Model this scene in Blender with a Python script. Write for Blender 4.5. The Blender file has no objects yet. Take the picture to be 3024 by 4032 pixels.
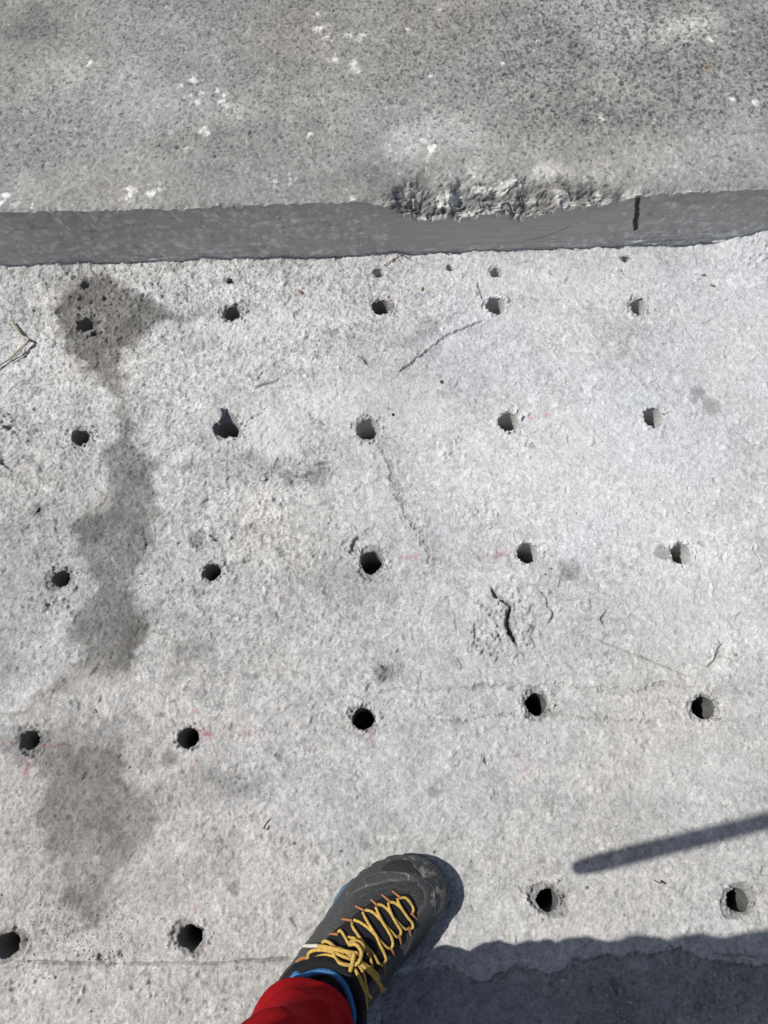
import bpy, bmesh, math, random
import numpy as np
from mathutils import Vector, Matrix
from mathutils.bvhtree import BVHTree

# ------------------------------------------------------------------ camera, sky, sun
SC = bpy.context.scene
COL = SC.collection
CAM_H = 1.10                      # height of the phone above the lower slab
TAU = math.radians(20.2)          # tilt away from straight down
FPX = 3040.0                      # focal length in photo pixels (3024 x 4032)
CT, ST = math.cos(TAU), math.sin(TAU)

cd = bpy.data.cameras.new('camera')
cam = bpy.data.objects.new('camera', cd)
COL.objects.link(cam)
cd.sensor_fit = 'VERTICAL'
cd.sensor_height = 36.0
cd.sensor_width = 27.0
cd.lens = FPX / 4032.0 * 36.0
cd.clip_start = 0.01
cd.clip_end = 500.0
cam.location = (0, 0, CAM_H)
cam.rotation_euler = (TAU, 0, 0)
SC.camera = cam

SUN_EL = math.radians(54.0)
SUN_PHI = math.radians(0.3)       # the light travels towards +x, a hair towards +y
world = bpy.data.worlds.new('World')
SC.world = world
world.use_nodes = True
wn = world.node_tree
wn.nodes.clear()
wo = wn.nodes.new('ShaderNodeOutputWorld')
wb = wn.nodes.new('ShaderNodeBackground')
sky = wn.nodes.new('ShaderNodeTexSky')
sky.sky_type = 'NISHITA'
sky.sun_disc = False
sky.dust_density = 2.0
sky.ozone_density = 0.6
sky.sun_elevation = SUN_EL
sky.sun_rotation = math.radians(270.0) - SUN_PHI
wb.inputs[1].default_value = 0.074
wn.links.new(sky.outputs[0], wb.inputs[0])
wn.links.new(wb.outputs[0], wo.inputs[0])

sd = bpy.data.lights.new('sun', 'SUN')
sd.energy = 4.45
sd.angle = math.radians(0.53)
sd.color = (1.0, 0.975, 0.935)
sun = bpy.data.objects.new('sun', sd)
COL.objects.link(sun)
L = Vector((math.cos(SUN_PHI) * math.cos(SUN_EL), math.sin(SUN_PHI) * math.cos(SUN_EL), -math.sin(SUN_EL)))
sun.rotation_euler = L.to_track_quat('-Z', 'Y').to_euler()
sun.location = (-3, 0, 4)

SC.render.engine = 'CYCLES'
SC.view_settings.view_transform = 'Standard'
SC.view_settings.look = 'None'
SC.view_settings.exposure = 0.0
SC.view_settings.gamma = 1.0
SC.view_settings.use_curve_mapping = False
SC.cycles.use_denoising = True
SC.cycles.max_bounces = 8
SC.cycles.diffuse_bounces = 6

# ------------------------------------------------------------------ pixel -> place on a level at height z
def W(px, py, z=0.0):
    u = (px - 1512.0) / FPX
    v = (2016.0 - py) / FPX
    d = (CAM_H - z) / (CT - v * ST)
    return (u * d, (ST + v * CT) * d, z)

def W2(px, py, z=0.0):
    a = W(px, py, z)
    return np.array([a[0], a[1]])

def ray(px, py):
    u = (px - 1512.0) / FPX
    v = (2016.0 - py) / FPX
    return Vector((u, ST + v * CT, -(CT - v * ST))).normalized()

# ------------------------------------------------------------------ naming
def tag(o, label=None, cat=None, group=None, kind=None):
    if label: o['label'] = label
    if cat: o['category'] = cat
    if group: o['group'] = group
    if kind: o['kind'] = kind
    return o

def link(name, me, mat=None, parent=None, smooth=True):
    o = bpy.data.objects.new(name, me)
    COL.objects.link(o)
    if mat is not None:
        me.materials.append(mat)
    if parent is not None:
        o.parent = parent
    if smooth:
        me.polygons.foreach_set('use_smooth', np.ones(len(me.polygons), dtype=bool))
    return o

def pymesh(name, V, F):
    me = bpy.data.meshes.new(name)
    me.from_pydata([tuple(map(float, v)) for v in V], [], [tuple(map(int, f)) for f in F])
    me.update()
    return me

# ------------------------------------------------------------------ materials
def new_mat(name):
    m = bpy.data.materials.new(name)
    m.use_nodes = True
    return m, m.node_tree, m.node_tree.nodes['Principled BSDF']

def concrete_mat(name, speck=0.10, fine=420.0, bump=0.0006, rough=0.93, coarse=130.0):
    m, nt, b = new_mat(name)
    N, K = nt.nodes, nt.links
    at = N.new('ShaderNodeAttribute'); at.attribute_name = 'tone'
    tc = N.new('ShaderNodeTexCoord')
    n1 = N.new('ShaderNodeTexNoise'); n1.inputs['Scale'].default_value = fine
    n1.inputs['Detail'].default_value = 3.0; n1.inputs['Roughness'].default_value = 0.65
    n2 = N.new('ShaderNodeTexNoise'); n2.inputs['Scale'].default_value = coarse
    n2.inputs['Detail'].default_value = 5.0; n2.inputs['Roughness'].default_value = 0.7
    K.new(tc.outputs['Object'], n1.inputs['Vector']); K.new(tc.outputs['Object'], n2.inputs['Vector'])
    r1 = N.new('ShaderNodeMapRange')
    r1.inputs['From Min'].default_value = 0.30; r1.inputs['From Max'].default_value = 0.70
    r1.inputs['To Min'].default_value = 1.0 - 2.2 * speck; r1.inputs['To Max'].default_value = 1.0 + 1.3 * speck
    K.new(n1.outputs['Fac'], r1.inputs['Value'])
    r2 = N.new('ShaderNodeMapRange')
    r2.inputs['From Min'].default_value = 0.30; r2.inputs['From Max'].default_value = 0.70
    r2.inputs['To Min'].default_value = 1.0 - 1.2 * speck; r2.inputs['To Max'].default_value = 1.0 + 0.8 * speck
    K.new(n2.outputs['Fac'], r2.inputs['Value'])
    mu = N.new('ShaderNodeMath'); mu.operation = 'MULTIPLY'
    K.new(r1.outputs[0], mu.inputs[0]); K.new(r2.outputs[0], mu.inputs[1])
    mx = N.new('ShaderNodeVectorMath'); mx.operation = 'SCALE'
    K.new(at.outputs['Color'], mx.inputs[0]); K.new(mu.outputs[0], mx.inputs['Scale'])
    K.new(mx.outputs[0], b.inputs['Base Color'])
    b.inputs['Roughness'].default_value = rough
    b.inputs['Specular IOR Level'].default_value = 0.25
    if bump > 0:
        bp = N.new('ShaderNodeBump'); bp.inputs['Distance'].default_value = bump
        bp.inputs['Strength'].default_value = 1.0
        K.new(n1.outputs['Fac'], bp.inputs['Height']); K.new(bp.outputs[0], b.inputs['Normal'])
    return m

def plain_mat(name, col, rough=0.8, nscale=300.0, namp=0.12, bump=0.0003, spec=0.3, wear=None, sheen=0.0):
    """colour with fine noise; wear = (colour, scale, threshold low, threshold high, attribute or None)"""
    m, nt, b = new_mat(name)
    N, K = nt.nodes, nt.links
    tc = N.new('ShaderNodeTexCoord')
    n1 = N.new('ShaderNodeTexNoise'); n1.inputs['Scale'].default_value = nscale
    n1.inputs['Detail'].default_value = 4.0
    K.new(tc.outputs['Object'], n1.inputs['Vector'])
    r1 = N.new('ShaderNodeMapRange')
    r1.inputs['From Min'].default_value = 0.3; r1.inputs['From Max'].default_value = 0.7
    r1.inputs['To Min'].default_value = 1 - namp; r1.inputs['To Max'].default_value = 1 + namp
    K.new(n1.outputs['Fac'], r1.inputs['Value'])
    mx = N.new('ShaderNodeVectorMath'); mx.operation = 'SCALE'
    mx.inputs[0].default_value = col
    K.new(r1.outputs[0], mx.inputs['Scale'])
    out = mx.outputs[0]
    if wear:
        wc, ws, lo, hi, attr = wear
        n2 = N.new('ShaderNodeTexNoise'); n2.inputs['Scale'].default_value = ws
        n2.inputs['Detail'].default_value = 6.0; n2.inputs['Roughness'].default_value = 0.65
        K.new(tc.outputs['Object'], n2.inputs['Vector'])
        src = n2.outputs['Fac']
        if attr:
            a = N.new('ShaderNodeAttribute'); a.attribute_name = attr
            ad = N.new('ShaderNodeMath'); ad.operation = 'ADD'
            K.new(src, ad.inputs[0]); K.new(a.outputs['Fac'], ad.inputs[1])
            src = ad.outputs[0]
        r2 = N.new('ShaderNodeMapRange')
        r2.inputs['From Min'].default_value = lo; r2.inputs['From Max'].default_value = hi
        K.new(src, r2.inputs['Value'])
        mm = N.new('ShaderNodeMix'); mm.data_type = 'RGBA'
        K.new(r2.outputs[0], mm.inputs['Factor'])
        K.new(out, mm.inputs['A'])
        mm.inputs['B'].default_value = (*wc, 1)
        out = mm.outputs['Result']
    K.new(out, b.inputs['Base Color'])
    b.inputs['Roughness'].default_value = rough
    b.inputs['Specular IOR Level'].default_value = spec
    if sheen:
        b.inputs['Sheen Weight'].default_value = sheen
        b.inputs['Sheen Roughness'].default_value = 0.5
    if bump:
        bp = N.new('ShaderNodeBump'); bp.inputs['Distance'].default_value = bump
        K.new(n1.outputs['Fac'], bp.inputs['Height']); K.new(bp.outputs[0], b.inputs['Normal'])
    return m

# ------------------------------------------------------------------ numeric noise
_LAT = {}
def noise(x, y, f, seed):
    """value noise in 0..1, f cycles per metre"""
    if seed not in _LAT:
        r = np.random.default_rng(seed)
        _LAT[seed] = (r.random((512, 512), dtype=np.float32), r.uniform(0, 6.28), r.uniform(0, 300, 2))
    R, a, off = _LAT[seed]
    c, s = math.cos(a), math.sin(a)
    X = (x * c - y * s) * f + off[0]
    Y = (x * s + y * c) * f + off[1]
    xi = np.floor(X).astype(np.int64); yi = np.floor(Y).astype(np.int64)
    fx = (X - xi); fy = (Y - yi)
    fx = fx * fx * (3 - 2 * fx); fy = fy * fy * (3 - 2 * fy)
    x0 = xi & 511; x1 = (xi + 1) & 511; y0 = yi & 511; y1 = (yi + 1) & 511
    a0 = R[y0, x0] * (1 - fx) + R[y0, x1] * fx
    a1 = R[y1, x0] * (1 - fx) + R[y1, x1] * fx
    return a0 * (1 - fy) + a1 * fy

def fbm(x, y, f, seed, octv=4, gain=0.5):
    t = 0; a = 1.0; w = 0
    for k in range(octv):
        t = t + a * noise(x, y, f * 2 ** k, seed + 17 * k); w += a; a *= gain
    return t / w

def sstep(a, b, x):
    t = np.clip((x - a) / (b - a), 0, 1)
    return t * t * (3 - 2 * t)

def seg_dist(X, Y, P):
    """distance to a polyline, the position along it and the side"""
    best = np.full(X.shape, 1e9); along = np.zeros(X.shape); side = np.zeros(X.shape)
    acc = 0.0
    for k in range(len(P) - 1):
        ax, ay = P[k]; bx, by = P[k + 1]
        dx, dy = bx - ax, by - ay
        L2 = dx * dx + dy * dy; Ln = math.sqrt(L2)
        t = np.clip(((X - ax) * dx + (Y - ay) * dy) / L2, 0, 1)
        ex = X - ax - t * dx; ey = Y - ay - t * dy
        d = np.hypot(ex, ey)
        m = d < best
        best = np.where(m, d, best)
        along = np.where(m, acc + t * Ln, along)
        side = np.where(m, np.sign(dx * (Y - ay) - dy * (X - ax)), side)
        acc += Ln
    return best, along, side, acc

def inside_poly(X, Y, P):
    c = np.zeros(X.shape, dtype=bool)
    n = len(P)
    for i in range(n):
        x0, y0 = P[i]; x1, y1 = P[(i + 1) % n]
        cond = ((y0 > Y) != (y1 > Y))
        with np.errstate(divide='ignore', invalid='ignore'):
            xc = (x1 - x0) * (Y - y0) / (y1 - y0 + 1e-12) + x0
        c ^= cond & (X < xc)
    return c

def axis_nodes(lo, hi, d, far_lo, far_hi, g=1.035):
    mid = np.arange(lo, hi + d * 0.5, d)
    left = []; x = lo; s = d
    while x > far_lo:
        s *= g; x -= s; left.append(x)
    right = []; x = mid[-1]; s = d
    while x < far_hi:
        s *= g; x += s; right.append(x)
    return np.array(left[::-1] + list(mid) + right)

def grid_mesh(name, P, tone, mask=None):
    """P: (ny,nx,3) positions, tone: (ny,nx,3) colours, mask: faces kept (ny-1,nx-1)"""
    ny, nx = P.shape[:2]
    idx = np.arange(ny * nx).reshape(ny, nx)
    q = np.stack([idx[:-1, :-1], idx[:-1, 1:], idx[1:, 1:], idx[1:, :-1]], -1)
    if mask is not None:
        q = q[mask]
    q = q.reshape(-1, 4)
    used = np.zeros(ny * nx, dtype=bool); used[q.ravel()] = True
    remap = np.cumsum(used) - 1
    V = P.reshape(-1, 3)[used]; T = tone.reshape(-1, 3)[used]; q = remap[q]
    me = bpy.data.meshes.new(name)
    me.vertices.add(len(V)); me.vertices.foreach_set('co', V.astype(np.float32).ravel())
    me.loops.add(len(q) * 4); me.loops.foreach_set('vertex_index', q.astype(np.int32).ravel())
    me.polygons.add(len(q))
    me.polygons.foreach_set('loop_start', np.arange(0, len(q) * 4, 4, dtype=np.int32))
    me.update(calc_edges=True)
    ca = me.color_attributes.new('tone', 'FLOAT_COLOR', 'POINT')
    ca.data.foreach_set('color', np.concatenate([T, np.ones((len(T), 1))], 1).astype(np.float32).ravel())
    return me

# ------------------------------------------------------------------ the sawn step: a line across the picture
FACE_A = math.radians(2.25)
FACE_Y0 = 0.877
STEP_H = 0.134
def face_y(x):
    return FACE_Y0 + x * math.tan(FACE_A)

# ------------------------------------------------------------------ LOWER SLAB
xs = axis_nodes(-0.72, 0.72, 0.0014, -9, 9)
ys = axis_nodes(-0.36, 0.93, 0.0014, -9, 1.4)
GX, GY = np.meshgrid(xs, ys)
rng = np.random.default_rng(7)
GZ = np.zeros(GX.shape)
T = np.ones(GX.shape)                                 # tone multiplier
TR = np.zeros(GX.shape); TB = np.zeros(GX.shape)      # warmth / blueness
PINK = np.zeros(GX.shape)

wx = (fbm(GX, GY, 22, 401, 4, .6) - .5); wy = (fbm(GX, GY, 22, 431, 4, .6) - .5)
WX, WY = GX + wx * .05, GY + wy * .05                 # ragged coordinates
wx2 = (fbm(GX, GY, 110, 461, 3, .6) - .5); wy2 = (fbm(GX, GY, 110, 481, 3, .6) - .5)
CX, CY = GX + wx2 * .006, GY + wy2 * .006

def blob(px, py, rx, ry, soft=.5, ragged=True, rot=0.0):
    """0..1 patch at a photo pixel, radii in photo pixels at that place"""
    c = W2(px, py); sx = abs(W2(px + rx, py)[0] - c[0]); sy = abs(W2(px, py - ry)[1] - c[1])
    X, Y = (WX, WY) if ragged else (CX, CY)
    dx, dy = X - c[0], Y - c[1]
    cr, sr = math.cos(rot), math.sin(rot)
    d = np.hypot((dx * cr + dy * sr) / sx, (-dx * sr + dy * cr) / sy)
    return 1 - sstep(1 - soft, 1 + soft, d)

# roughness of the surface: worst on the left and along the foot of the step
m_left = 1 - sstep(-.30, .10, GX + (fbm(GX, GY, 4, 51, 3) - .5) * .5)
m_face = sstep(.62, .80, GY) * (1 - sstep(-.05, .25, GX))
ROUGH = np.clip(.34 + .5 * m_left * sstep(.1, .5, GY) + .22 * m_left + .65 * m_face + .5 * (fbm(GX, GY, 6, 61, 3) - .5), .2, 1.5)
near_dark = np.clip(1 - sstep(-.2, .0, GY), 0, 1)

GZ += .006 * (fbm(GX, GY, 2.2, 71, 2) - .5)
GZ += .0030 * (fbm(GX, GY, 9, 73, 3) - .5) * (0.5 + ROUGH)
GZ += .0012 * (fbm(CX, CY, 42, 75, 2, .5) - .5) * ROUGH
def flaky(f, seed, a, b):
    return sstep(a, b, fbm(CX, CY, f, seed, 2, .6))
fl1 = flaky(150, 77, .50, .55); fl2 = flaky(240, 78, .52, .57); fl3 = flaky(330, 79, .42, .47); fl4 = flaky(95, 176, .58, .61)
MIC = .10 + .44 * ROUGH
GZ += (.00060 * fl1 + .00095 * fl2 + .00090 * fl3 + .0008 * fl4) * MIC
GZ += (.0007 * (noise(CX, CY, 110, 177) - .5) + .0011 * (noise(GX, GY, 300, 178) - .5)) * MIC
dk = sstep(.66, .70, fbm(CX, CY, 380, 179, 2, .6)); dk2 = sstep(.70, .73, fbm(CX, CY, 210, 180, 2, .6))
GZ -= (.0010 * dk + .0014 * dk2) * MIC
T *= (1 + .05 * (fl1 - .5)) * (1 + .06 * (fl2 - .5)) * (1 - .08 * (1 - fl3)) * (1 + .05 * fl4) * (1 - .34 * dk * ROUGH.clip(0, 1)) * (1 - .30 * dk2 * ROUGH.clip(0, 1))
n = noise(CX, CY, 95, 81)
GZ += .0005 * sstep(.52, .60, n) * (.2 + .8 * ROUGH)
n = noise(CX, CY, 160, 82)
GZ += .0004 * sstep(.60, .68, n) * (.2 + .8 * ROUGH)
n = fbm(CX, CY, 60, 83, 2)
GZ -= .0012 * sstep(.60, .68, n) * ROUGH
T *= 1 - .10 * sstep(.60, .68, n) * ROUGH
GZ += rng.normal(0, .00016, GX.shape) * (.6 + .5 * ROUGH)
T *= 1 + .045 * rng.normal(0, 1, GX.shape).clip(-2, 2)

def window(cx, cy, r):
    x0, x1 = np.searchsorted(xs, [cx - r, cx + r]); y0, y1 = np.searchsorted(ys, [cy - r, cy + r])
    return slice(y0, y1), slice(x0, x1)

def splat(cx, cy, r, dz, tone=1.0, k=5, asp=1.0, soft=.35, flat=False, Z=None, TT=None, win=None, GXX=None, GYY=None):
    Z = GZ if Z is None else Z; TT = T if TT is None else TT
    win = window if win is None else win
    GXX = GX if GXX is None else GXX; GYY = GY if GYY is None else GYY
    sy, sx = win(cx, cy, r * max(asp, 1) * 1.5)
    X = GXX[sy, sx] - cx; Y = GYY[sy, sx] - cy
    if X.size == 0: return
    a0 = random.uniform(0, 6.28)
    c, s = math.cos(a0), math.sin(a0)
    X, Y = (X * c + Y * s) / asp, (-X * s + Y * c)
    d = np.zeros(X.shape)
    for i in range(k):
        t = 6.283 * (i + random.uniform(-.3, .3)) / k
        d = np.maximum(d, (X * math.cos(t) + Y * math.sin(t)) / random.uniform(.7, 1.05))
    d = d / r
    m = 1 - sstep(1 - soft, 1 + soft * .4, d)
    if not flat:
        Z[sy, sx] += dz * m
    if tone != 1.0:
        TT[sy, sx] *= 1 + (tone - 1) * m

random.seed(11)
# pits, crumbs and the flat faces of stones
for i in range(6000):
    x = random.uniform(-.72, .72); y = random.uniform(-.34, .9)
    rr = ROUGH[np.searchsorted(ys, y), np.searchsorted(xs, x)]
    if random.random() > .10 + .75 * rr: continue
    r = min(.0010 + random.expovariate(1 / .0006), .0045)
    splat(x, y, r, -r * random.uniform(.4, .8), random.uniform(.72, .95), k=4, asp=random.uniform(1, 2.6), soft=.25)
for i in range(9000):
    x = random.uniform(-.72, .72); y = random.uniform(-.34, .9)
    r = min(.0011 + random.expovariate(1 / .0007), .0045)
    splat(x, y, r * .85, r * random.uniform(.2, .5), random.uniform(.95, 1.12), k=4, asp=random.uniform(1, 2.2), soft=.22)
for i in range(420):
    x = random.uniform(-.72, .72); y = random.uniform(-.34, .9)
    r = random.uniform(.004, .013)
    splat(x, y, r, random.choice((-1, 1)) * random.uniform(.0003, .0009), random.uniform(.93, 1.05), k=6, asp=random.uniform(1, 1.7), soft=.12)

def dab(px, py, rpx, dz, tone=1.0, asp=1.0, soft=.3, k=6):
    c = W2(px, py); r = abs(W2(px + rpx, py)[0] - c[0])
    splat(c[0], c[1], r, dz, tone, k, asp, soft)

# cracks, scores and ledges
HR = random.Random(8)
def carve(pts, width, depth, tone=.8, ledge=0.0, ledge_w=.02, jit=.004, soft=1.0, z0=0.0):
    P = [tuple(W2(*p)) for p in pts]
    xa = min(p[0] for p in P) - .05; xb = max(p[0] for p in P) + .05
    ya = min(p[1] for p in P) - .05; yb = max(p[1] for p in P) + .05
    x0, x1 = np.searchsorted(xs, [xa, xb]); y0, y1 = np.searchsorted(ys, [ya, yb])
    s = (slice(y0, y1), slice(x0, x1))
    X = GX[s] + wx2[s] * jit * 1.6 + wx[s] * jit; Y = GY[s] + wy2[s] * jit * 1.6 + wy[s] * jit
    d, al, side, Ln = seg_dist(X, Y, P)
    ends = sstep(0, .012, al) * sstep(0, .012, Ln - al)
    w = width * (.45 + 1.1 * noise(GX[s], GY[s], 60, 333)) * (.35 + .65 * ends)
    m = 1 - sstep(w * .35, w * 1.0 * soft, d)
    GZ[s] -= depth * m * (.3 + .7 * ends)
    T[s] *= 1 - (1 - tone) * (1 - sstep(w * .6, w * 1.8, d)) * (.4 + .6 * ends)
    if width > .0013 and len(pts) < 12:
        for (pa, pb) in ((pts[1], pts[0]), (pts[-2], pts[-1])):
            q = [pb]; an = math.atan2(pb[1] - pa[1], pb[0] - pa[0])
            for _ in range(3):
                an += HR.uniform(-.6, .6); l_ = HR.uniform(12, 30); q.append((q[-1][0] + l_ * math.cos(an), q[-1][1] + l_ * math.sin(an)))
            carve(q, .0011, .0007, .86, jit=.006)
    if ledge:
        e = np.where(side > 0, 1 - sstep(0, ledge_w, d), 0) * ends
        GZ[s] += ledge * e

carve([(1930,1250),(1850,1288),(1750,1328),(1690,1380),(1620,1432),(1565,1478)], .0026, .0050, .72, ledge=.0022)
carve([(1862,1090),(1880,1110),(1895,1160),(1903,1190),(1898,1240)], .0019, .0035, .74)
carve([(1895,1262),(1900,1310),(1892,1355)], .0012, .002, .85)
carve([(1935,2310),(1955,2345),(2010,2385),(2006,2440),(2002,2462),(2020,2505),(2040,2545)], .0044, .013, .6, ledge=-.004, ledge_w=.035)
carve([(2015,2490),(2032,2520)], .0055, .012, .6)
carve([(2120,2315),(2150,2350),(2158,2385),(2175,2410),(2176,2440),(2150,2468)], .0017, .004, .75)
carve([(2150,2348),(2178,2330),(2160,2318)], .0013, .003, .8)
carve([(1870,2440),(1868,2500),(1860,2560),(1850,2590)], .0020, .004, .75)
carve([(2350,2520),(2450,2558),(2560,2600),(2690,2655),(2735,2668)], .0011, .0022, .72, jit=.001)
carve([(1480,1728),(1500,1760),(1530,1840),(1560,1930),(1620,2050),(1680,2140),(1712,2245)], .004, .0034, .74, ledge=.0030, ledge_w=.03, jit=.014, soft=1.5)
carve([(1520,1790),(1560,1900),(1590,1980)], .0025, .002, .78, jit=.014)
carve([(0,3782),(240,3788),(400,3794),(520,3796),(700,3790),(860,3793),(960,3782),(1090,3776),(1200,3772)], .0016, .0036, .72, jit=.002)
carve([(1740,3795),(1900,3870),(1960,3830),(2040,3798),(2140,3826),(2200,3828),(2250,3780),(2350,3756),(2500,3750),(2640,3742),(2680,3728),(2750,3762),(2870,3790),(3040,3800)], .0009, .0020, .86, jit=.012)
carve([(2790,3745),(2870,3765),(3000,3765)], .0012, .002, .8)
carve([(1400,2085),(1420,2110),(1390,2150),(1385,2190)], .0032, .007, .7, jit=.012)
carve([(1395,2140),(1420,2170)], .0030, .006, .7, jit=.012)
for pts in ([(1480,2730),(1600,2715),(1700,2722),(1900,2702),(2180,2694),(2350,2708),(2400,2718)], [(2320,2700),(2440,2706),(2500,2722),(2540,2708),(2610,2680),(2700,2705)],
            [(1650,2790),(1700,2830),(1790,2852),(1900,2826),(2060,2812),(2250,2822),(2450,2840),(2600,2832)], [(1560,2770),(1700,2800),(1850,2842)],
            [(2060,2810),(2160,2800),(2250,2818)]):
    carve(pts, .0016, .0022, .80, ledge=.0008, jit=.008)
carve([(1000,1530),(1040,1516),(1080,1508),(1112,1488)], .0022, .005, .68, jit=.003)
carve([(980,1660),(1000,1645),(1050,1622)], .0030, .004, .82, jit=.003)
carve([(1215,1632),(1260,1660),(1300,1680)], .0020, .004, .75)
carve([(2690,1275),(2712,1312),(2742,1345),(2765,1338)], .0020, .004, .75)
carve([(2850,1330),(2880,1300)], .0014, .002, .85)
carve([(1428,1398),(1440,1420),(1458,1445)], .0028, .006, .6)
carve([(2398,2392),(2385,2415),(2368,2435),(2378,2460),(2392,2478)], .0018, .004, .6, jit=.001)
carve([(2833,2510),(2836,2560),(2815,2610),(2780,2625)], .0018, .004, .8, ledge=-.002)
carve([(2860,2420),(2880,2450),(2905,2490)], .0012, .002, .85)
carve([(1580,1770),(1630,1788),(1660,1775)], .0020, .004, .75)
carve([(2880,1125),(2920,1110)], .0012, .002, .85); carve([(2975,1200),(2960,1230)], .0012, .002, .85); carve([(2930,1260),(2935,1290)], .0012, .002, .85)
carve([(2990,1180),(3010,1160)], .0014, .002, .8); carve([(2960,2130),(2990,2200),(3010,2260)], .0016, .003, .85)
carve([(1760,2340),(1790,2420),(1800,2500)], .0014, .002, .85)
carve([(2060,3300),(2050,3340)], .001, .002, .8); carve([(2950,2935),(2975,2965)], .0026, .004, .75)
carve([(205,2370),(190,2400),(165,2425)], .0025, .004, .7)
carve([(560,2065),(575,2150),(560,2170)], .002, .004, .8)
carve([(0,1690),(40,1675),(72,1668)], .003, .006, .6); carve([(0,1790),(15,1820),(40,1850)], .0035, .007, .55)
carve([(1905,2960),(1920,3010),(1930,3025)], .003, .005, .7); carve([(1895,2950),(1900,3000)], .002, .003, .8)
carve([(345,1325),(370,1318),(400,1308)], .0045, .009, .45, jit=.002)
carve([(365,1228),(372,1240),(366,1255)], .0028, .006, .6)
carve([(480,1150),(470,1180),(540,1190),(565,1160)], .002, .004, .75, jit=.012)
carve([(390,1110),(400,1090),(385,1150)], .0025, .004, .75, jit=.01)
carve([(600,1100),(650,1130),(640,1180)], .0028, .004, .8, jit=.015)
carve([(395,3740),(398,3775),(420,3795)], .004, .007, .5); carve([(474,3755),(478,3778)], .0035, .007, .45)
random.seed(5)
for i in range(150):
    px = random.uniform(0, 3024); py = random.uniform(1080, 4000); a = random.uniform(0, 6.28)
    n_ = random.randint(2, 4); q = [(px, py)]
    for k in range(n_):
        a += random.uniform(-.8, .8); l = random.uniform(10, 26)
        q.append((q[-1][0] + l * math.cos(a), q[-1][1] + l * math.sin(a)))
    carve(q, random.uniform(.0010, .0022), random.uniform(.0012, .0035), .82, jit=.006)

# broken patches and lumps
random.seed(23)
def rubble(px, py, rpx, n_, dz=.003, tone=.85):
    for i in range(n_):
        a = random.uniform(0, 6.28); q = rpx * math.sqrt(random.random())
        dab(px + q * math.cos(a), py + q * math.sin(a) * .9, random.uniform(3.5, 10), random.choice((-.6, 1, 1)) * random.uniform(.3, .9) * dz, random.uniform((tone + 1) / 2, 1.08), asp=random.uniform(1, 1.7))
rubble(1990, 2420, 120, 150, .004, .8); rubble(1900, 2540, 80, 60, .003, .85); rubble(2050, 2560, 60, 40, .003); rubble(770, 2110, 70, 40); rubble(870, 2130, 50, 20); rubble(1080, 2000, 60, 25); rubble(400, 1110, 180, 90, .004)
rubble(1780, 1770, 60, 20); rubble(60, 1690, 80, 30, .004, .8); rubble(500, 1110, 260, 120, .004); rubble(1300, 2180, 90, 25); rubble(1940, 2900, 60, 14)
rubble(1900, 2030, 60, 20); rubble(230, 2400, 60, 24, .004); rubble(1505, 2640, 40, 26, .003, .75); rubble(1210, 1850, 130, 40, .002); rubble(2860, 2620, 90, 26, .002)
rubble(420, 3770, 70, 26, .004, .8); rubble(300, 3650, 190, 90, .002, .85); rubble(2960, 1020, 60, 24, .005, .85); rubble(2330, 3980, 180, 60, .003, .75); rubble(2840, 3980, 200, 60, .003, .75)
rubble(2690, 3790, 60, 26, .004, .7); rubble(110, 3860, 90, 20); rubble(300, 3900, 50, 16, .004, .75); rubble(690, 3960, 60, 22, .003, .75); rubble(560, 3890, 60, 14, .003, .8)
for (px, py, r, dz, tn, sp) in ((985,2655,0,0,1,1),):
    pass
dab(1790, 2610, 26, .0022, .94, 1.2, .15); dab(1940, 2600, 14, .002, .95, 1.3, .2); dab(650, 1740, 60, .0015, 1.02, 1.3, .15)
dab(190, 1355, 26, .004, 1.10, 1.2, .2); dab(140, 1850, 20, .003, 1.0, 1.2, .2); dab(1020, 2010, 28, .0018, 1.08, 1.4, .15)
dab(1085, 2020, 28, .0018, 1.10, 1.2, .15); dab(1060, 2045, 20, .0018, 1.08, 1.1, .15); dab(1750, 1755, 34, .0016, 1.03, 1.1, .12)
dab(480, 1705, 30, .0016, 1.08, 1.2, .2); dab(1470, 1840, 22, .0014, 1.06, 1, .15); dab(1465, 1880, 24, .0014, 1.06, 1, .15); dab(1380, 1920, 22, .0014, 1.05, 1, .15)
# the lump where the right end meets the step and the crumbs along its foot
c = W2(2985, 960)
lump = np.exp(-(((GX - c[0] - .01) / .075) ** 2 + ((GY - c[1] - .01) / .060) ** 2))
GZ += .034 * lump * (.8 + .4 * fbm(GX, GY, 30, 88, 3))
foot = face_y(GX) - GY
GZ += .010 * np.exp(-np.clip(foot, 0, 1) / .007) * sstep(.3, .8, fbm(GX, GY, 28, 89, 4, .65)) * (foot > -.05)
GZ += .010 * np.exp(-np.clip(foot, 0, 1) / .03) * (1 - sstep(-.35, -.05, GX)) * fbm(GX, GY, 26, 90, 3) * (foot > -.05)

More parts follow.
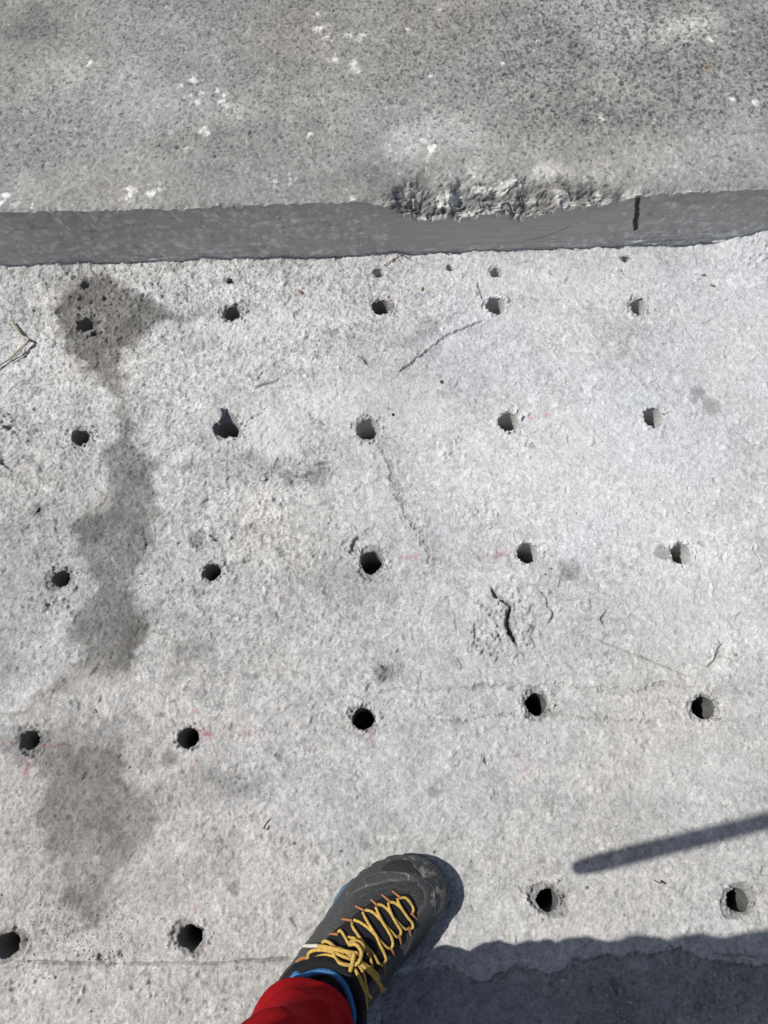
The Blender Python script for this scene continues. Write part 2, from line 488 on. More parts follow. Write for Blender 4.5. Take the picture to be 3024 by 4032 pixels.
# lower ledge in the corner by the near edge (the surface beyond the crack line steps down)
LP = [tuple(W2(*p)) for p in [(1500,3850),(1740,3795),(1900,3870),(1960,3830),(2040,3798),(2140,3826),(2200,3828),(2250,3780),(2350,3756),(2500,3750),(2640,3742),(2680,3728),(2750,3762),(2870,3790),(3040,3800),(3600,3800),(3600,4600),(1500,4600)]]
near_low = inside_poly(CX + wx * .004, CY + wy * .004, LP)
GZ -= .0016 * near_low
n = fbm(GX, GY, 60, 91, 3, .6)
GZ += near_low * (.004 * (n - .5))
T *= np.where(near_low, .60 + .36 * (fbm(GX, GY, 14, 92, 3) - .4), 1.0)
LQ = [tuple(W2(*p)) for p in [(-600,3786),(0,3782),(520,3796),(960,3782),(1200,3772),(1500,3850),(1500,4600),(-600,4600)]]
near_left = inside_poly(CX, CY, LQ)
GZ -= .0016 * near_left
T *= np.where(near_left, .99, 1.0)

# ---- stains, dust and chalk on the lower slab
mott = fbm(GX, GY, 11, 101, 5, .62)
T *= 1 + .26 * (mott - .5) + .42 * (1 - sstep(-.35, .05, GX)) * (fbm(GX, GY, 16, 107, 5, .65) - .5)
T *= 1 + .30 * (fbm(GX, GY, 55, 121, 3, .6) - .5)
fleck = sstep(.60, .66, fbm(CX, CY, 170, 191, 3, .65)); T *= 1 - .16 * fleck
T *= 1 + .09 * sstep(.60, .66, fbm(CX, CY, 150, 193, 3, .65))
T *= 1 - .07 * (1 - sstep(.10, .45, GY + .35 * GX))
T *= 1 + .20 * (noise(CX, CY, 190, 127) - .5) * (.6 + .6 * ROUGH)
left_dirt = (1 - sstep(-.52, .02, GX + (mott - .5) * .35)) * (1 - sstep(.50, .62, GY))
T *= 1 - .06 * left_dirt
wet = np.zeros(GX.shape)
def stain(pts, k, edge, sc=1.823, rag=.5, seed=141, lo=.6, hi=.8):
    global T
    P = [tuple(W2(a * sc, b * sc)) for a, b in pts]
    X = GX + wx * .06 * rag + wx2 * .016; Y = GY + wy * .06 * rag + wy2 * .016
    d, _, _, _ = seg_dist(X, Y, P + [P[0]])
    m = np.where(inside_poly(X, Y, P), sstep(0, edge, d), 0)
    T = T * (1 - k * m * (lo + hi * fbm(GX, GY, 18, seed, 4, .6)))
    return m
sA = stain([(110,625),(150,598),(240,600),(290,620),(330,640),(380,655),(428,680),(420,700),(370,715),(320,715),(300,760),(280,800),(275,850),(290,910),(320,950),(345,990),(352,1080),(350,1150),(330,1200),(310,1240),(320,1300),(330,1360),(320,1440),(300,1490),(270,1512),(200,1520),(140,1530),(80,1545),(20,1562),(-40,1575),(-40,1520),(60,1500),(120,1480),(150,1450),(130,1410),(125,1360),(150,1320),(180,1280),(165,1240),(150,1200),(140,1165),(150,1130),(165,1105),(195,1080),(215,1040),(205,1000),(190,960),(225,925),(235,880),(215,830),(165,800),(125,760),(110,700),(98,650)],
           .50, .024, rag=1.1, lo=.62, hi=.85)
stain([(-60,1100),(60,1110),(170,1130),(200,1200),(180,1300),(140,1400),(120,1490),(-60,1540)], .17, .05, rag=1.6, seed=156, lo=.3, hi=1.3)
stain([(-60,1500),(120,1490),(330,1480),(360,1600),(400,1750),(300,1950),(240,2100),(-60,2060)], .13, .05, rag=1.8, seed=158, lo=.2, hi=1.4)
sA2 = stain([(120,620),(160,600),(240,602),(290,622),(330,642),(380,657),(420,682),(410,698),(350,712),(310,712),(285,740),(240,770),(190,790),(140,760),(118,700)], .20, .008, rag=.5, seed=145)
sB = stain([(45,1640),(100,1595),(170,1600),(230,1572),(270,1600),(262,1680),(330,1722),(372,1762),(340,1832),(272,1850),(250,1900),(240,1960),(212,2042),(150,2032),(112,1960),(92,1880),(80,1800),(62,1740),(100,1700),(80,1660)], .42, .022, rag=1.2, seed=147, lo=.35, hi=1.2)
stain([(-40,1560),(60,1530),(280,1515),(290,1600),(200,1660),(100,1650),(-40,1640)], .30, .03, rag=1.5, seed=159, lo=.3, hi=1.3)
stain([(385,1665),(430,1650),(520,1640),(570,1665),(560,1720),(500,1735),(420,1730)], .20, .020, rag=1.2, seed=149)
stain([(640,1240),(720,1210),(860,1220),(940,1260),(900,1320),(760,1350),(660,1320)], .12, .030, rag=1, seed=151)
stain([(240,1350),(300,1330),(335,1380),(325,1460),(280,1500),(230,1480),(225,1400)], .20, .016, rag=1.0, seed=153)
stain([(-20,1110),(40,1120),(60,1150),(30,1180),(-20,1175)], .18, .02, rag=.6, seed=154)
for (px_, py_, n_, rr_) in ((100, 1400, 40, 100), (250, 1850, 50, 130), (300, 1150, 30, 60)):
    pass
BL = [(1180,1850,150,80,.07),(1500,1330,130,60,.10),(950,1850,200,60,.08),(60,1220,70,60,.16),(120,1520,50,40,.10),(320,1560,50,40,.14),(1330,3100,140,70,.07),(1950,3100,160,80,.06),(2350,3180,140,60,.05),(850,3380,90,90,.10),
      (540,3720,100,50,.10),(1750,1480,220,80,.06),(1520,2640,70,60,.14),(760,2560,100,40,.14),(900,3080,160,110,.10),(1350,2300,260,110,.06),(700,2650,60,40,.10),(640,3160,70,110,.14),(500,2980,90,70,.08)]
for (a, b_, rx, ry, k) in BL:
    T *= 1 - 1.3 * k * blob(a, b_, rx, ry, .32) * (.45 + 1.1 * fbm(GX, GY, 30, 155, 3, .6))
BR = [(2500,1900,600,350,.08),(2750,2350,260,300,.10),(2250,1150,700,90,.08),(1060,1690,110,90,.17),(1300,1590,120,70,.15),(2200,1700,500,260,.08),(2450,2100,500,180,.07),(1180,1290,200,50,.08),(850,1280,120,50,.10),(600,1520,120,60,.07),
      (2960,1400,120,300,.08),(200,2500,120,90,.10),(440,2680,170,60,.09),(480,2790,60,50,.10),(120,2960,90,200,.05),(400,2290,70,50,.08),(2950,2450,120,120,.08),(2000,1300,250,80,.06),(430,1960,60,80,.10),
      (720,1215,70,22,.12),(60,1400,80,60,.08),(1090,1250,160,40,.06)]
for (a, b_, rx, ry, k) in BR:
    T *= 1 + k * blob(a, b_, rx, ry, .45)
# powdery patches: the dust fills the grain
DM = np.zeros(GX.shape)
for (a, b_, rx, ry, k) in ((1060,1690,120,90,.75),(1290,1585,130,70,.7),(870,1290,140,50,.6),(1000,1270,200,40,.5),(1700,1640,120,60,.5),(2250,1100,600,60,.35),(2500,1850,420,260,.35),(2850,1350,200,260,.35),(2750,2350,240,220,.35),(430,2700,130,50,.5),(400,1960,60,70,.4),(1150,1240,160,40,.4),(2650,3000,300,140,.25),(1950,2330,60,30,.5),(2000,1260,160,40,.4)):
    DM = np.maximum(DM, k * blob(a, b_, rx, ry, .5) * (.5 + fbm(GX, GY, 26, 195, 3, .6)))
DM = np.clip(DM, 0, .85)
T = T * (1 - DM) + 1.07 * DM
# small dark marks
random.seed(61)
for i in range(110):
    px_ = random.uniform(0, 3024) ** 1.0; py_ = random.uniform(1100, 3950); r_ = random.uniform(7, 24)
    kk = random.uniform(.08, .24) * (1 if px_ < 1600 else .6)
    a0_ = random.uniform(.6, 1.6)
    c_ = W2(px_, py_); sl = window(c_[0], c_[1], .03)
    d_ = np.hypot((CX[sl] + wx[sl] * .012 - c_[0]) / (r_ * a0_ / 3000.), (CY[sl] + wy[sl] * .012 - c_[1]) / (r_ / 3000.))
    T[sl] *= 1 - kk * (1 - sstep(.5, 1.4, d_))
for (a, b_, r, k) in ((2750,1545,26,.22),(2800,1600,34,.20),(2735,1575,14,.25),(2250,2245,40,.18),(2210,2225,20,.2),(2230,2262,26,.2),(2090,1760,14,.2),(1505,2650,34,.30),(665,2990,34,.26),(1705,3118,24,.26),
                    (926,3492,28,.30),(1102,2980,18,.30),(1435,3324,20,.30),(1140,1890,30,.25),(1250,1870,50,.18),(1000,1790,26,.2),(1300,1330,40,.14),(1690,1290,44,.2),(1640,1345,40,.14),(140,2010,26,.28),
                    (770,2120,34,.28),(585,2960,20,.25),(295,3800,30,.3),(775,2340,16,.25),(2160,3165,22,.2),(750,2560,60,.12),(2860,2700,40,.10)):
    T *= 1 - 1.45 * k * blob(a, b_, r, r, .35, ragged=False)
# dark steel smear scored across one patch
sm = blob(1180, 1850, 120, 60, .5)
T *= 1 - .46 * sm * sstep(.50, .58, fbm(GX * .22 + wx2 * .002, GY, 190, 166, 2, .6)) * sstep(.35, .6, fbm(GX, GY, 40, 168, 3, .6))
TB += .035 * sm
# pink marking chalk
for (a, b_, rx, ry, k) in ((885,2885,120,17,1.0),(830,2893,50,16,.9),(600,2240,1,1,0),(1590,2192,80,16,.55),(1945,2180,50,20,.65),(1565,1192,30,12,.7),(2090,1640,22,10,.8),(2150,1632,26,8,.6),(2030,1695,9,7,.8),(2010,1610,9,6,.8),
                      (20,2922,34,10,.9),(215,2930,70,10,.8),(103,3010,14,50,.9),(130,2826,16,14,.5),(768,2812,14,20,.7),(345,2258,24,10,.6),(776,3548,14,40,.7),(1446,2710,18,9,.8),(1450,2905,14,40,.45),
                      (775,2990,12,30,.4),(2060,3020,26,60,.22),(2150,3430,16,16,.3),(1105,2360,20,30,.1),(460,3160,14,60,.1),(870,3720,20,20,.35),(800,3700,60,60,.12),(1350,1192,1,1,0),(1500,1200,22,22,.15),(95,2330,20,26,.1),(2740,3395,40,30,.12)):
    if k > 0:
        PINK = np.maximum(PINK, k * blob(a, b_, rx, ry, .6, ragged=False) * sstep(.42, .66, fbm(GX, GY, 120, 171, 3, .6)))
# warm tint in places, cool on the dusty right
TR += .012 * sB + .004 * (1 - sstep(0, .5, GY)) + .028 * (fbm(GX, GY, 5, 181, 3) - .5) * 2 + .02 * sA + .010 * (1 - sstep(-.1, .25, GY))
TB += .03 * sstep(-.1, .5, GX) * sstep(.05, .5, GY)

# ---- drilled holes
HOLES = [  # photo x, y, radius in photo pixels, raggedness, spall radius factor, spall depth, depth of hole
 (338,1276,31,.10,1.35,.003,.13),(915,1234,32,.12,1.5,.004,.13),(1500,1212,33,.10,1.3,.003,.10),(1952,1206,36,.05,1.12,.0015,.10),(2515,1210,33,.14,1.35,.004,.09),
 (318,1720,33,.12,1.45,.004,.11),(905,1690,42,.34,1.25,.005,.09),(1447,1692,40,.08,1.3,.004,.09),(2003,1663,38,.05,1.10,.0015,.09),(2573,1645,39,.04,1.10,.0015,.10),
 (238,2277,34,.16,1.6,.005,.14),(838,2253,34,.09,1.4,.003,.12),(1463,2213,42,.20,1.45,.006,.11),(2078,2178,39,.06,1.18,.002,.10),(2682,2180,38,.05,1.15,.002,.14),
 (118,2914,37,.10,1.55,.005,.14),(742,2906,41,.07,1.2,.002,.12),(1430,2830,40,.10,1.35,.004,.12),(2112,2772,40,.08,1.50,.006,.18),(2770,2786,42,.12,1.35,.004,.18),
 (28,3722,48,.30,1.6,.007,.16),(748,3692,48,.24,1.5,.006,.14),(2157,3545,40,.06,1.75,.008,.20),(2908,3545,41,.12,1.6,.007,.20),
 # small pilot holes along the foot of the step
 (335,1123,17,.15,1.4,.003,.035),(905,1108,13,.15,1.4,.002,.03),(1490,1075,18,.10,1.3,.002,.05),(1772,1056,12,.25,1.4,.003,.02),(1954,1073,21,.12,1.35,.003,.025),(2466,1023,15,.25,1.4,.003,.03),
 (1548,1635,6,.1,1.3,.001,.015),(1740,1507,7,.1,1.3,.001,.02),
]
random.seed(41)
hole_data = []
keep = np.ones((len(ys) - 1, len(xs) - 1), dtype=bool)
GXm, GYm = GX.copy(), GY.copy()
for hi, (px, py, rp, rag, sf, sdep, dep) in enumerate(HOLES):
    c = W2(px, py)
    R = abs(W2(px + rp * (1.08 if px > 1300 else 1.0), py)[0] - c[0])
    ph = [random.uniform(0, 6.28) for _ in range(6)]; am = [random.uniform(.3, 1) for _ in range(6)]
    def rad(th, ph=ph, am=am, rag=rag, R=R):
        v = 0
        for k in range(6):
            v = v + am[k] * np.sin((k + 2) * th + ph[k]) / (k + 1.5) ** .45
        return R * (1 + rag * v * .42)
    if (px, py) == (905, 1690):            # the broken three-cornered opening
        c = W2(893, 1690)
        pol = [W2(*p) - c for p in ((893,1610),(912,1634),(935,1676),(957,1712),(940,1722),(905,1716),(862,1712),(843,1700),(838,1676),(858,1666),(876,1664),(884,1636))]
        pa = np.array([math.atan2(q[1], q[0]) for q in pol]); pr = np.array([math.hypot(*q) for q in pol])
        o_ = np.argsort(pa); pa, pr = pa[o_], pr[o_]
        pa = np.concatenate([pa[-1:] - 2 * np.pi, pa, pa[:1] + 2 * np.pi]); pr = np.concatenate([pr[-1:], pr, pr[:1]])
        def rad(th, pa=pa, pr=pr):
            return np.interp(th, pa, pr) * (1 + .03 * np.sin(th * 17))
    # spall crater
    if rp > 10:
        s = window(c[0], c[1], R * sf * 1.6)
        X = CX[s] + wx[s] * .012 - c[0]; Y = CY[s] + wy[s] * .012 - c[1]
        th = np.arctan2(Y, X); d = np.hypot(X, Y)
        Rs = R * (1 + (sf - 1) * (.45 + .9 * (.5 + .5 * np.sin(th * 2 + ph[0])) * (.6 + .8 * noise(GX[s], GY[s], 60, 701 + hi))))
        m = 1 - sstep(.90, 1.06, d / Rs)
        GZ[s] -= sdep * m * (.25 + 1.2 * fbm(CX[s], CY[s], 90, 703, 3, .6)) * (.55 + .45 * sstep(1.0, .0, (d / Rs)))
        GZ[s] += .0022 * m * (sstep(.48, .54, fbm(CX[s], CY[s], 160, 705 + hi, 2, .6)) - .5)
        T[s] *= 1 - (.30 if py > 2700 or px < 1600 else .14) * m * (sdep / .006)
        if rp > 25:
            for k in range(int(38 * sf)):
                a = random.uniform(0, 6.28); q = random.uniform(1.02, sf * 1.4)
                dab(px + rp * q * math.cos(a), py + rp * q * math.sin(a) * .85, random.uniform(2.5, 6.5), random.uniform(.001, .0032), random.uniform(.9, 1.12), asp=random.uniform(1, 1.6))
    # trim the sheet to the rim
    s = window(c[0], c[1], R * 2.2)
    X = GX[s] - c[0]; Y = GY[s] - c[1]
    th = np.arctan2(Y, X); d = np.hypot(X, Y); rr = rad(th)
    near = (np.abs(d - rr) < .00085) & (d > 1e-6)
    f = np.where(near, rr / np.maximum(d, 1e-6), 1.0)
    GXm[s] = c[0] + X * f; GYm[s] = c[1] + Y * f
    ss = (slice(s[0].start, s[0].stop - 1), slice(s[1].start, s[1].stop - 1))
    cxm = (GXm[ss] + GXm[s][1:, 1:][:ss[0].stop - ss[0].start, :ss[1].stop - ss[1].start]) / 2 - c[0]
    cym = (GYm[ss] + GYm[s][1:, 1:][:ss[0].stop - ss[0].start, :ss[1].stop - ss[1].start]) / 2 - c[1]
    dm = np.hypot(cxm, cym); tm = np.arctan2(cym, cxm)
    keep[ss] &= dm > rad(tm) * .995
    # the rim rolls down a little
    GZ[s] -= .0012 * (1 - sstep(1.0, 1.10, d / rr)) * (rp > 10)
    hole_data.append((c, R, rad, dep, rp))

def sample_z(x, y):
    i = np.clip(np.searchsorted(xs, x), 1, len(xs) - 1); j = np.clip(np.searchsorted(ys, y), 1, len(ys) - 1)
    return float(GZ[j, i])

c = W2(2606, 2176)
T *= 1 - .40 * (1 - sstep(.0108, .0122, np.hypot(CX - c[0], CY - c[1]))) * (.75 + .5 * noise(GX, GY, 300, 197))
T = np.clip(T, .25, 1.35)
BASE = np.array([.500, .499, .489])
TONE = T[..., None] * BASE
TONE[..., 0] *= 1 + TR; TONE[..., 2] *= 1 - TR * 1.4
TONE[..., 2] *= 1 + TB; TONE[..., 0] *= 1 - TB * .4
PK = np.array([.52, .15, .23])
TONE = TONE * (1 - .66 * PINK[..., None]) + PK * .66 * PINK[..., None] * T[..., None]
TONE = np.clip(TONE, .02, .8)

m_ground = concrete_mat('dusty concrete', speck=.115, bump=.0004)
me = grid_mesh('ground', np.stack([GXm, GYm, GZ], -1), TONE, keep)
ground = link('ground', me, m_ground, smooth=False)
tag(ground, kind='structure')
ground['label'] = 'pale dusty concrete floor with rows of drilled holes below the sawn step'

# bore linings
m_bore = concrete_mat('bored concrete', speck=.10, fine=300, bump=.0005)
def bore(c, R, rad, dep, g0_):
    nth, nz = 72, 22
    th = np.linspace(-np.pi, np.pi, nth, endpoint=False)
    rr = rad(th)
    V = []; C = []
    for k in range(nz):
        t = (k / (nz - 1)) ** 1.5
        z = -dep * t
        blend = min(1, max(0, (-z - .001) / .008))
        r = (rr + .0012) * (1 - blend) + R * 1.03 * blend
        r = r + .00015 * np.sin(th * 9 + z * 500) * (k > 1) + .00015 * np.random.default_rng(k).normal(size=nth)
        for i in range(nth):
            x = c[0] + r[i] * math.cos(th[i]); y = c[1] + r[i] * math.sin(th[i])
            zz = z
            if blend < 1:
                zz = z + (sample_z(c[0] + (r[i] + .0015) * math.cos(th[i]), c[1] + (r[i] + .0015) * math.sin(th[i])) - .0004) * (1 - blend)
            V.append((x, y, zz)); 
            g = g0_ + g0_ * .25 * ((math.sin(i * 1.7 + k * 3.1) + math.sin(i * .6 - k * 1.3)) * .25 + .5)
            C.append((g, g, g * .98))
    F = [(k * nth + i, k * nth + (i + 1) % nth, (k + 1) * nth + (i + 1) % nth, (k + 1) * nth + i) for k in range(nz - 1) for i in range(nth)]
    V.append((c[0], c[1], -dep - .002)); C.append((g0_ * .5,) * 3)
    F += [((nz - 1) * nth + i, (nz - 1) * nth + (i + 1) % nth, nz * nth) for i in range(nth)]
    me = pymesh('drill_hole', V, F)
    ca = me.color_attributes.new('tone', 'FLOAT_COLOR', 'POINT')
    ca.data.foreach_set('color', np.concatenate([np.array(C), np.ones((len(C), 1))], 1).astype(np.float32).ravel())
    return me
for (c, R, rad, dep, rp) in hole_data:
    o = link('drill_hole', bore(c, R, rad, dep, (.46 if (c[0] > -.03 and dep < .10) or (c[0] > .1 and dep < .15) else .13 if dep > .17 else .24)), m_bore, ground)  # grey set per hole; the darker ones paint in deep shade

# ------------------------------------------------------------------ RAISED SLAB: worn top and sawn face
slab = bpy.data.objects.new('concrete_slab', None)
COL.objects.link(slab)
slab.location = (0, FACE_Y0, 0)
slab.empty_display_size = .1
tag(slab, 'raised darker concrete slab with speckled worn top and sawn vertical front face', 'slab')
fc, fs = math.cos(FACE_A), math.sin(FACE_A)
def slab_xyz(s, t, z):         # s along the face, t behind it (relative to the slab's origin)
    return np.stack([s * fc - t * fs, s * fs + t * fc, z + np.zeros_like(s + t)], -1)

ss_ = axis_nodes(-.80, .80, 0.0015, -9, 9)
tt_ = np.concatenate([np.arange(0, .06, .0009), axis_nodes(0.06, .62, 0.0020, 0.06, 9)])
SX, SY = np.meshgrid(ss_, tt_)
SZ = np.full(SX.shape, STEP_H)
ST_ = np.ones(SX.shape)
q1 = (fbm(SX, SY, 90, 501, 3, .6) - .5) * .007; q2 = (fbm(SX, SY, 90, 521, 3, .6) - .5) * .007
QX, QY = SX + q1, SY + q2
SZ += .004 * (fbm(SX, SY, 3, 541, 2) - .5)
SZ += .0014 * (fbm(SX, SY, 60, 545, 3, .6) - .5) + .0012 * (noise(SX, SY, 220, 547) - .5) + rng.normal(0, .00016, SX.shape)
# front edge profile: where the arris has broken away
s1 = ss_
def S_of(px, zz=STEP_H):       # s coordinate of a photo column on the top edge
    u = (px - 1512.0) / FPX
    return u * (CAM_H - zz) / .797
def bump1(x, a, b, e):
    return sstep(a - e, a + e, x) * (1 - sstep(b - e, b + e, x))
e1 = fbm(s1, s1 * 0 + .3, 14, 551, 4, .6); e2 = fbm(s1, s1 * 0 + 5.3, 60, 561, 3, .7); e3 = noise(s1, s1 * 0 + 9.1, 200, 563)
drop = .0015 + .004 * sstep(.52, .75, e1)
chip = .039 * bump1(s1, S_of(1640), S_of(2000), .11) * (.7 + .6 * e1) + .026 * bump1(s1, S_of(1950), S_of(2420), .06) * (.6 + .8 * e1) + .016 * bump1(s1, S_of(1580), S_of(1720), .03) + .007 * bump1(s1, S_of(2330), S_of(3100), .05) * e1
drop_f = drop + chip
wid = .0030 + .62 * chip + .003 * e1                                 # how far back the break reaches
nb = fbm(SX, SY, 24, 565, 4, .62) - .5
nb2 = fbm(SX, SY, 120, 566, 3, .6) - .5
SYw = np.clip(SY + nb * 1.8 * wid[None, :], 0, 9)
fall0 = np.exp(-(SY / wid[None, :]) ** 1.8)
ARC = SY - drop_f[None, :] * fall0 * 1.1                              # runs down the broken slope
fall = np.exp(-(SYw / wid[None, :]) ** 1.6)
SZ -= drop_f[None, :] * fall
AX = SX + (fbm(SX, ARC, 90, 661, 3, .6) - .5) * .008; AY = ARC + (fbm(SX, ARC, 90, 663, 3, .6) - .5) * .008
CA = np.clip(chip[None, :] * 34, 0, 1)
zone = np.exp(-(SY / (.005 + .95 * chip[None, :])) ** 1.5)
cr_ = zone * CA
NN = .0100 * (fbm(AX, AY, 28, 571, 3, .6) - .5) + .0042 * (sstep(.48, .54, fbm(AX, AY, 60, 573, 2, .6)) - .5) + .0034 * (sstep(.5, .55, fbm(AX, AY, 105, 574, 2, .6)) - .5) + .0024 * (sstep(.5, .56, fbm(AX, AY, 170, 577, 2, .6)) - .5) + .0016 * (noise(AX, AY, 300, 578) - .5)
NN = NN * (cr_ + .10 * np.exp(-SY / .02))
SZ += NN * .75
SDT = -NN * .55 * np.exp(-SY / .05)
# small bites out of the arris along its whole length
bite = np.exp(-SY / .0035) * (.0035 * sstep(.52, .72, fbm(QX, QY, 85, 575, 2, .6)) + .0055 * sstep(.66, .80, fbm(QX, QY, 45, 576, 2, .6)))
SZ -= bite
tz = np.clip(drop_f[None, :] * fall, 0, 1)
SZ = np.minimum(SZ, STEP_H + .004)

def swin(cx, cy, r):
    x0, x1 = np.searchsorted(ss_, [cx - r, cx + r]); y0, y1 = np.searchsorted(tt_, [cy - r, cy + r])
    return slice(y0, y1), slice(x0, x1)
sfine = fbm(SX, SY, 6, 581, 4, .6)                                    # large tone patches
ST_ *= 1 + .42 * (sfine - .5)
ST_ *= 1 + .35 * (fbm(SX, SY, 22, 583, 4, .6) - .5)
ST_ *= 1 + .40 * (noise(SX, SY, 230, 587) - .5)
ST_ *= 1 + .22 * (noise(SX, SY, 110, 589) - .5)
ST_ *= 1 + .07 * rng.normal(0, 1, SX.shape).clip(-2, 2)
density = np.clip(sstep(.03, .16, SY) * (.62 + 1.3 * (sfine - .45) * -1 + .35 * sstep(-.2, .4, SX) * sstep(.1, .3, SY)), .06, 1)
random.seed(77)
SSPK = 0
for i in range(36000):
    x = random.uniform(-.80, .80); y = random.uniform(0.012, .62)
    dn = density[np.searchsorted(tt_, y) , np.searchsorted(ss_, x)]
    if random.random() > dn: continue
    big = sstep(-.1, .5, np.float64(x))
    r = random.uniform(.0010, .0021) + float(big) * random.uniform(.0, .0010)
    splat(x, y, r, -r * random.uniform(.1, .35), random.uniform(.48, .84), k=5, asp=random.uniform(1.0, 2.3), soft=.10, Z=SZ, TT=ST_, win=swin, GXX=SX, GYY=SY)
for i in range(5000):
    x = random.uniform(-.80, .80); y = random.uniform(0.0, .62)
    splat(x, y, random.uniform(.001, .0028), random.uniform(-.0005, .0012), random.uniform(.9, 1.28), k=5, asp=random.uniform(1, 1.6), soft=.3, Z=SZ, TT=ST_, win=swin, GXX=SX, GYY=SY)

def ST2(px, py):               # photo pixel -> s, t on the top
    x, y, _ = W(px, py, STEP_H)
    return x, (y - FACE_Y0) - x * fs
def sblob(px, py, rx, ry, soft=.5, sharp=False):
    s0, t0 = ST2(px, py); sx = abs(ST2(px + rx, py)[0] - s0); sy = abs(ST2(px, py - ry)[1] - t0)
    X, Y = (QX, QY) if sharp else (SX + (sfine - .5) * .12, SY + (fbm(SX, SY, 9, 591, 3) - .5) * .12)
    d = np.hypot((X - s0) / sx, (Y - t0) / sy)
    return 1 - sstep(1 - soft, 1 + soft, d)
for (a, b_, rx, ry, k) in ((1850,560,280,120,.22),(350,330,260,110,.16),(2700,90,300,70,.26),(2480,180,160,50,.16),(2300,40,200,60,.16),(2050,680,330,70,.20),(2400,640,300,60,.14),(2250,300,240,60,.10),(800,430,260,80,.14),(1400,430,260,60,.14),(2000,660,260,60,.12),(1400,620,120,50,.12),
                           (2850,620,200,60,.10),(60,760,90,60,.14),(2780,60,160,50,.18),(1680,540,120,50,.15),(1200,680,160,50,.08)):
    ST_ *= 1 + 1.15 * k * sblob(a, b_, rx, ry) * (.5 + fbm(SX, SY, 40, 599, 4, .65))
for (a, b_, rx, ry, k) in ((100,60,260,70,.26),(260,130,200,60,.14),(1600,640,260,60,.20),(1500,700,200,60,.16),(3000,60,120,120,.22),(1900,70,200,60,.10),(2650,420,220,70,.10),(700,40,300,40,.12),(1850,760,220,60,.24),(1100,740,200,50,.06),(2350,720,300,30,.10)):
    ST_ *= 1 - k * sblob(a, b_, rx, ry)
# splashes of white grout
random.seed(19)
for (a, b_, r) in ((1345,228,22),(1290,115,18),(1320,152,14),(1420,142,20),(1465,138,12),(1445,272,24),(785,310,20),(740,340,12),(880,355,12),(510,770,22),(520,740,12),(640,735,12),(600,760,16),(1085,712,16),
                   (1390,778,10),(820,505,14),(840,520,18),(735,585,10),(30,780,22),(10,800,14),(130,805,10),(1290,60,14),(700,30,10),(1640,120,10),(1770,40,8),(2360,390,10),(2600,480,12),(2140,165,8),(2900,395,18),(2990,410,14),
                   (1720,300,10),(2010,250,10),(2820,160,14),(385,250,10),(1690,590,20),(2060,770,18),(1740,745,14),(2330,790,16),(1150,700,14),(800,390,22),(900,395,18),(1240,530,12),(2390,470,8)):
    s0, t0 = ST2(a, b_)
    for k in range(6):
        rr = r * random.uniform(.3, .8) / 2300.
        splat(s0 + random.gauss(0, r / 3400.), t0 + random.gauss(0, r / 3000.), rr, .0004, 1.55, k=6, asp=random.uniform(1, 1.8), soft=.3, Z=SZ, TT=ST_, win=swin, GXX=SX, GYY=SY)
for i in range(260):
    splat(random.uniform(-.8, .8), random.uniform(0, .6), random.uniform(.001, .0022), .0004, random.uniform(1.4, 2.0), k=5, soft=.3, Z=SZ, TT=ST_, win=swin, GXX=SX, GYY=SY)
# fresh broken edge is paler and patchy
br = sstep(.003, .012, tz)
ST_ *= 1 + np.clip(br + cr_ * .7, 0, 1) * (.95 * sstep(.48, .60, fbm(AX, AY, 34, 593, 3, .6)) - .26)
ST_ *= 1 + cr_ * .45 * (fbm(AX, AY, 120, 594, 2, .6) - .5) * 2
ST_ *= 1 - .35 * sstep(.004, .0015, 0 * SX + .003) * 0
ST_ *= 1 + .30 * np.exp(-SY / .005) * sstep(.5, .6, fbm(QX, QY, 90, 595, 2))
ST_ = np.clip(ST_, .2, 2.6)
SB = np.array([.272, .270, .258])
STONE = ST_[..., None] * SB
warm = (fbm(SX, SY, 4, 597, 3) - .5)
STONE[..., 0] *= 1 + .08 * warm; STONE[..., 2] *= 1 - .14 * warm
s0, t0 = ST2(2805, 263)
rust = np.exp(-(((SX - s0) / .008) ** 2 + ((SY - t0) / .012) ** 2))
STONE[..., 0] *= 1 + .15 * rust; STONE[..., 2] *= 1 - .30 * rust
darks = np.clip((.75 - ST_) / .4, 0, 1)                               # the dark stones are bluish
STONE[..., 2] *= 1 + .16 * darks
STONE = np.clip(STONE, .015, .8)
m_top = concrete_mat('worn concrete top', speck=.14, fine=380, bump=.0005)
me = grid_mesh('top_surface', slab_xyz(SX, SY + SDT, SZ), STONE)
link('top_surface', me, m_top, slab, smooth=False)

# the sawn face
zt = SZ[0, :]
nz = 84
ff = np.linspace(0, 1, nz)[:, None]
zbot = -.02
FZ = zbot + (zt[None, :] - zbot) * ff
FS = np.broadcast_to(ss_[None, :], FZ.shape).copy()
FT = np.zeros(FZ.shape)
FTONE = np.ones(FZ.shape)
def fwin(cx, cy, r):
    x0, x1 = np.searchsorted(ss_, [cx - r, cx + r])
    zz = zbot + (STEP_H - zbot) * ff[:, 0]
    y0, y1 = np.searchsorted(zz, [cy - r * 1.3, cy + r * 1.3])
    return slice(y0, y1), slice(x0, x1)
FB = np.zeros(FZ.shape)
FTONE *= 1 + .10 * (fbm(FS, FZ, 9, 601, 4, .6) - .5)
FTONE *= 1 + .10 * (fbm(FS, FZ * 1.4, 70, 603, 3, .6) - .5)
FTONE *= 1 - .12 * (1 - sstep(0, .014, FZ * 0 + (zt[None, :] - FZ)))  # shade below the arris, put into the tone
random.seed(29)
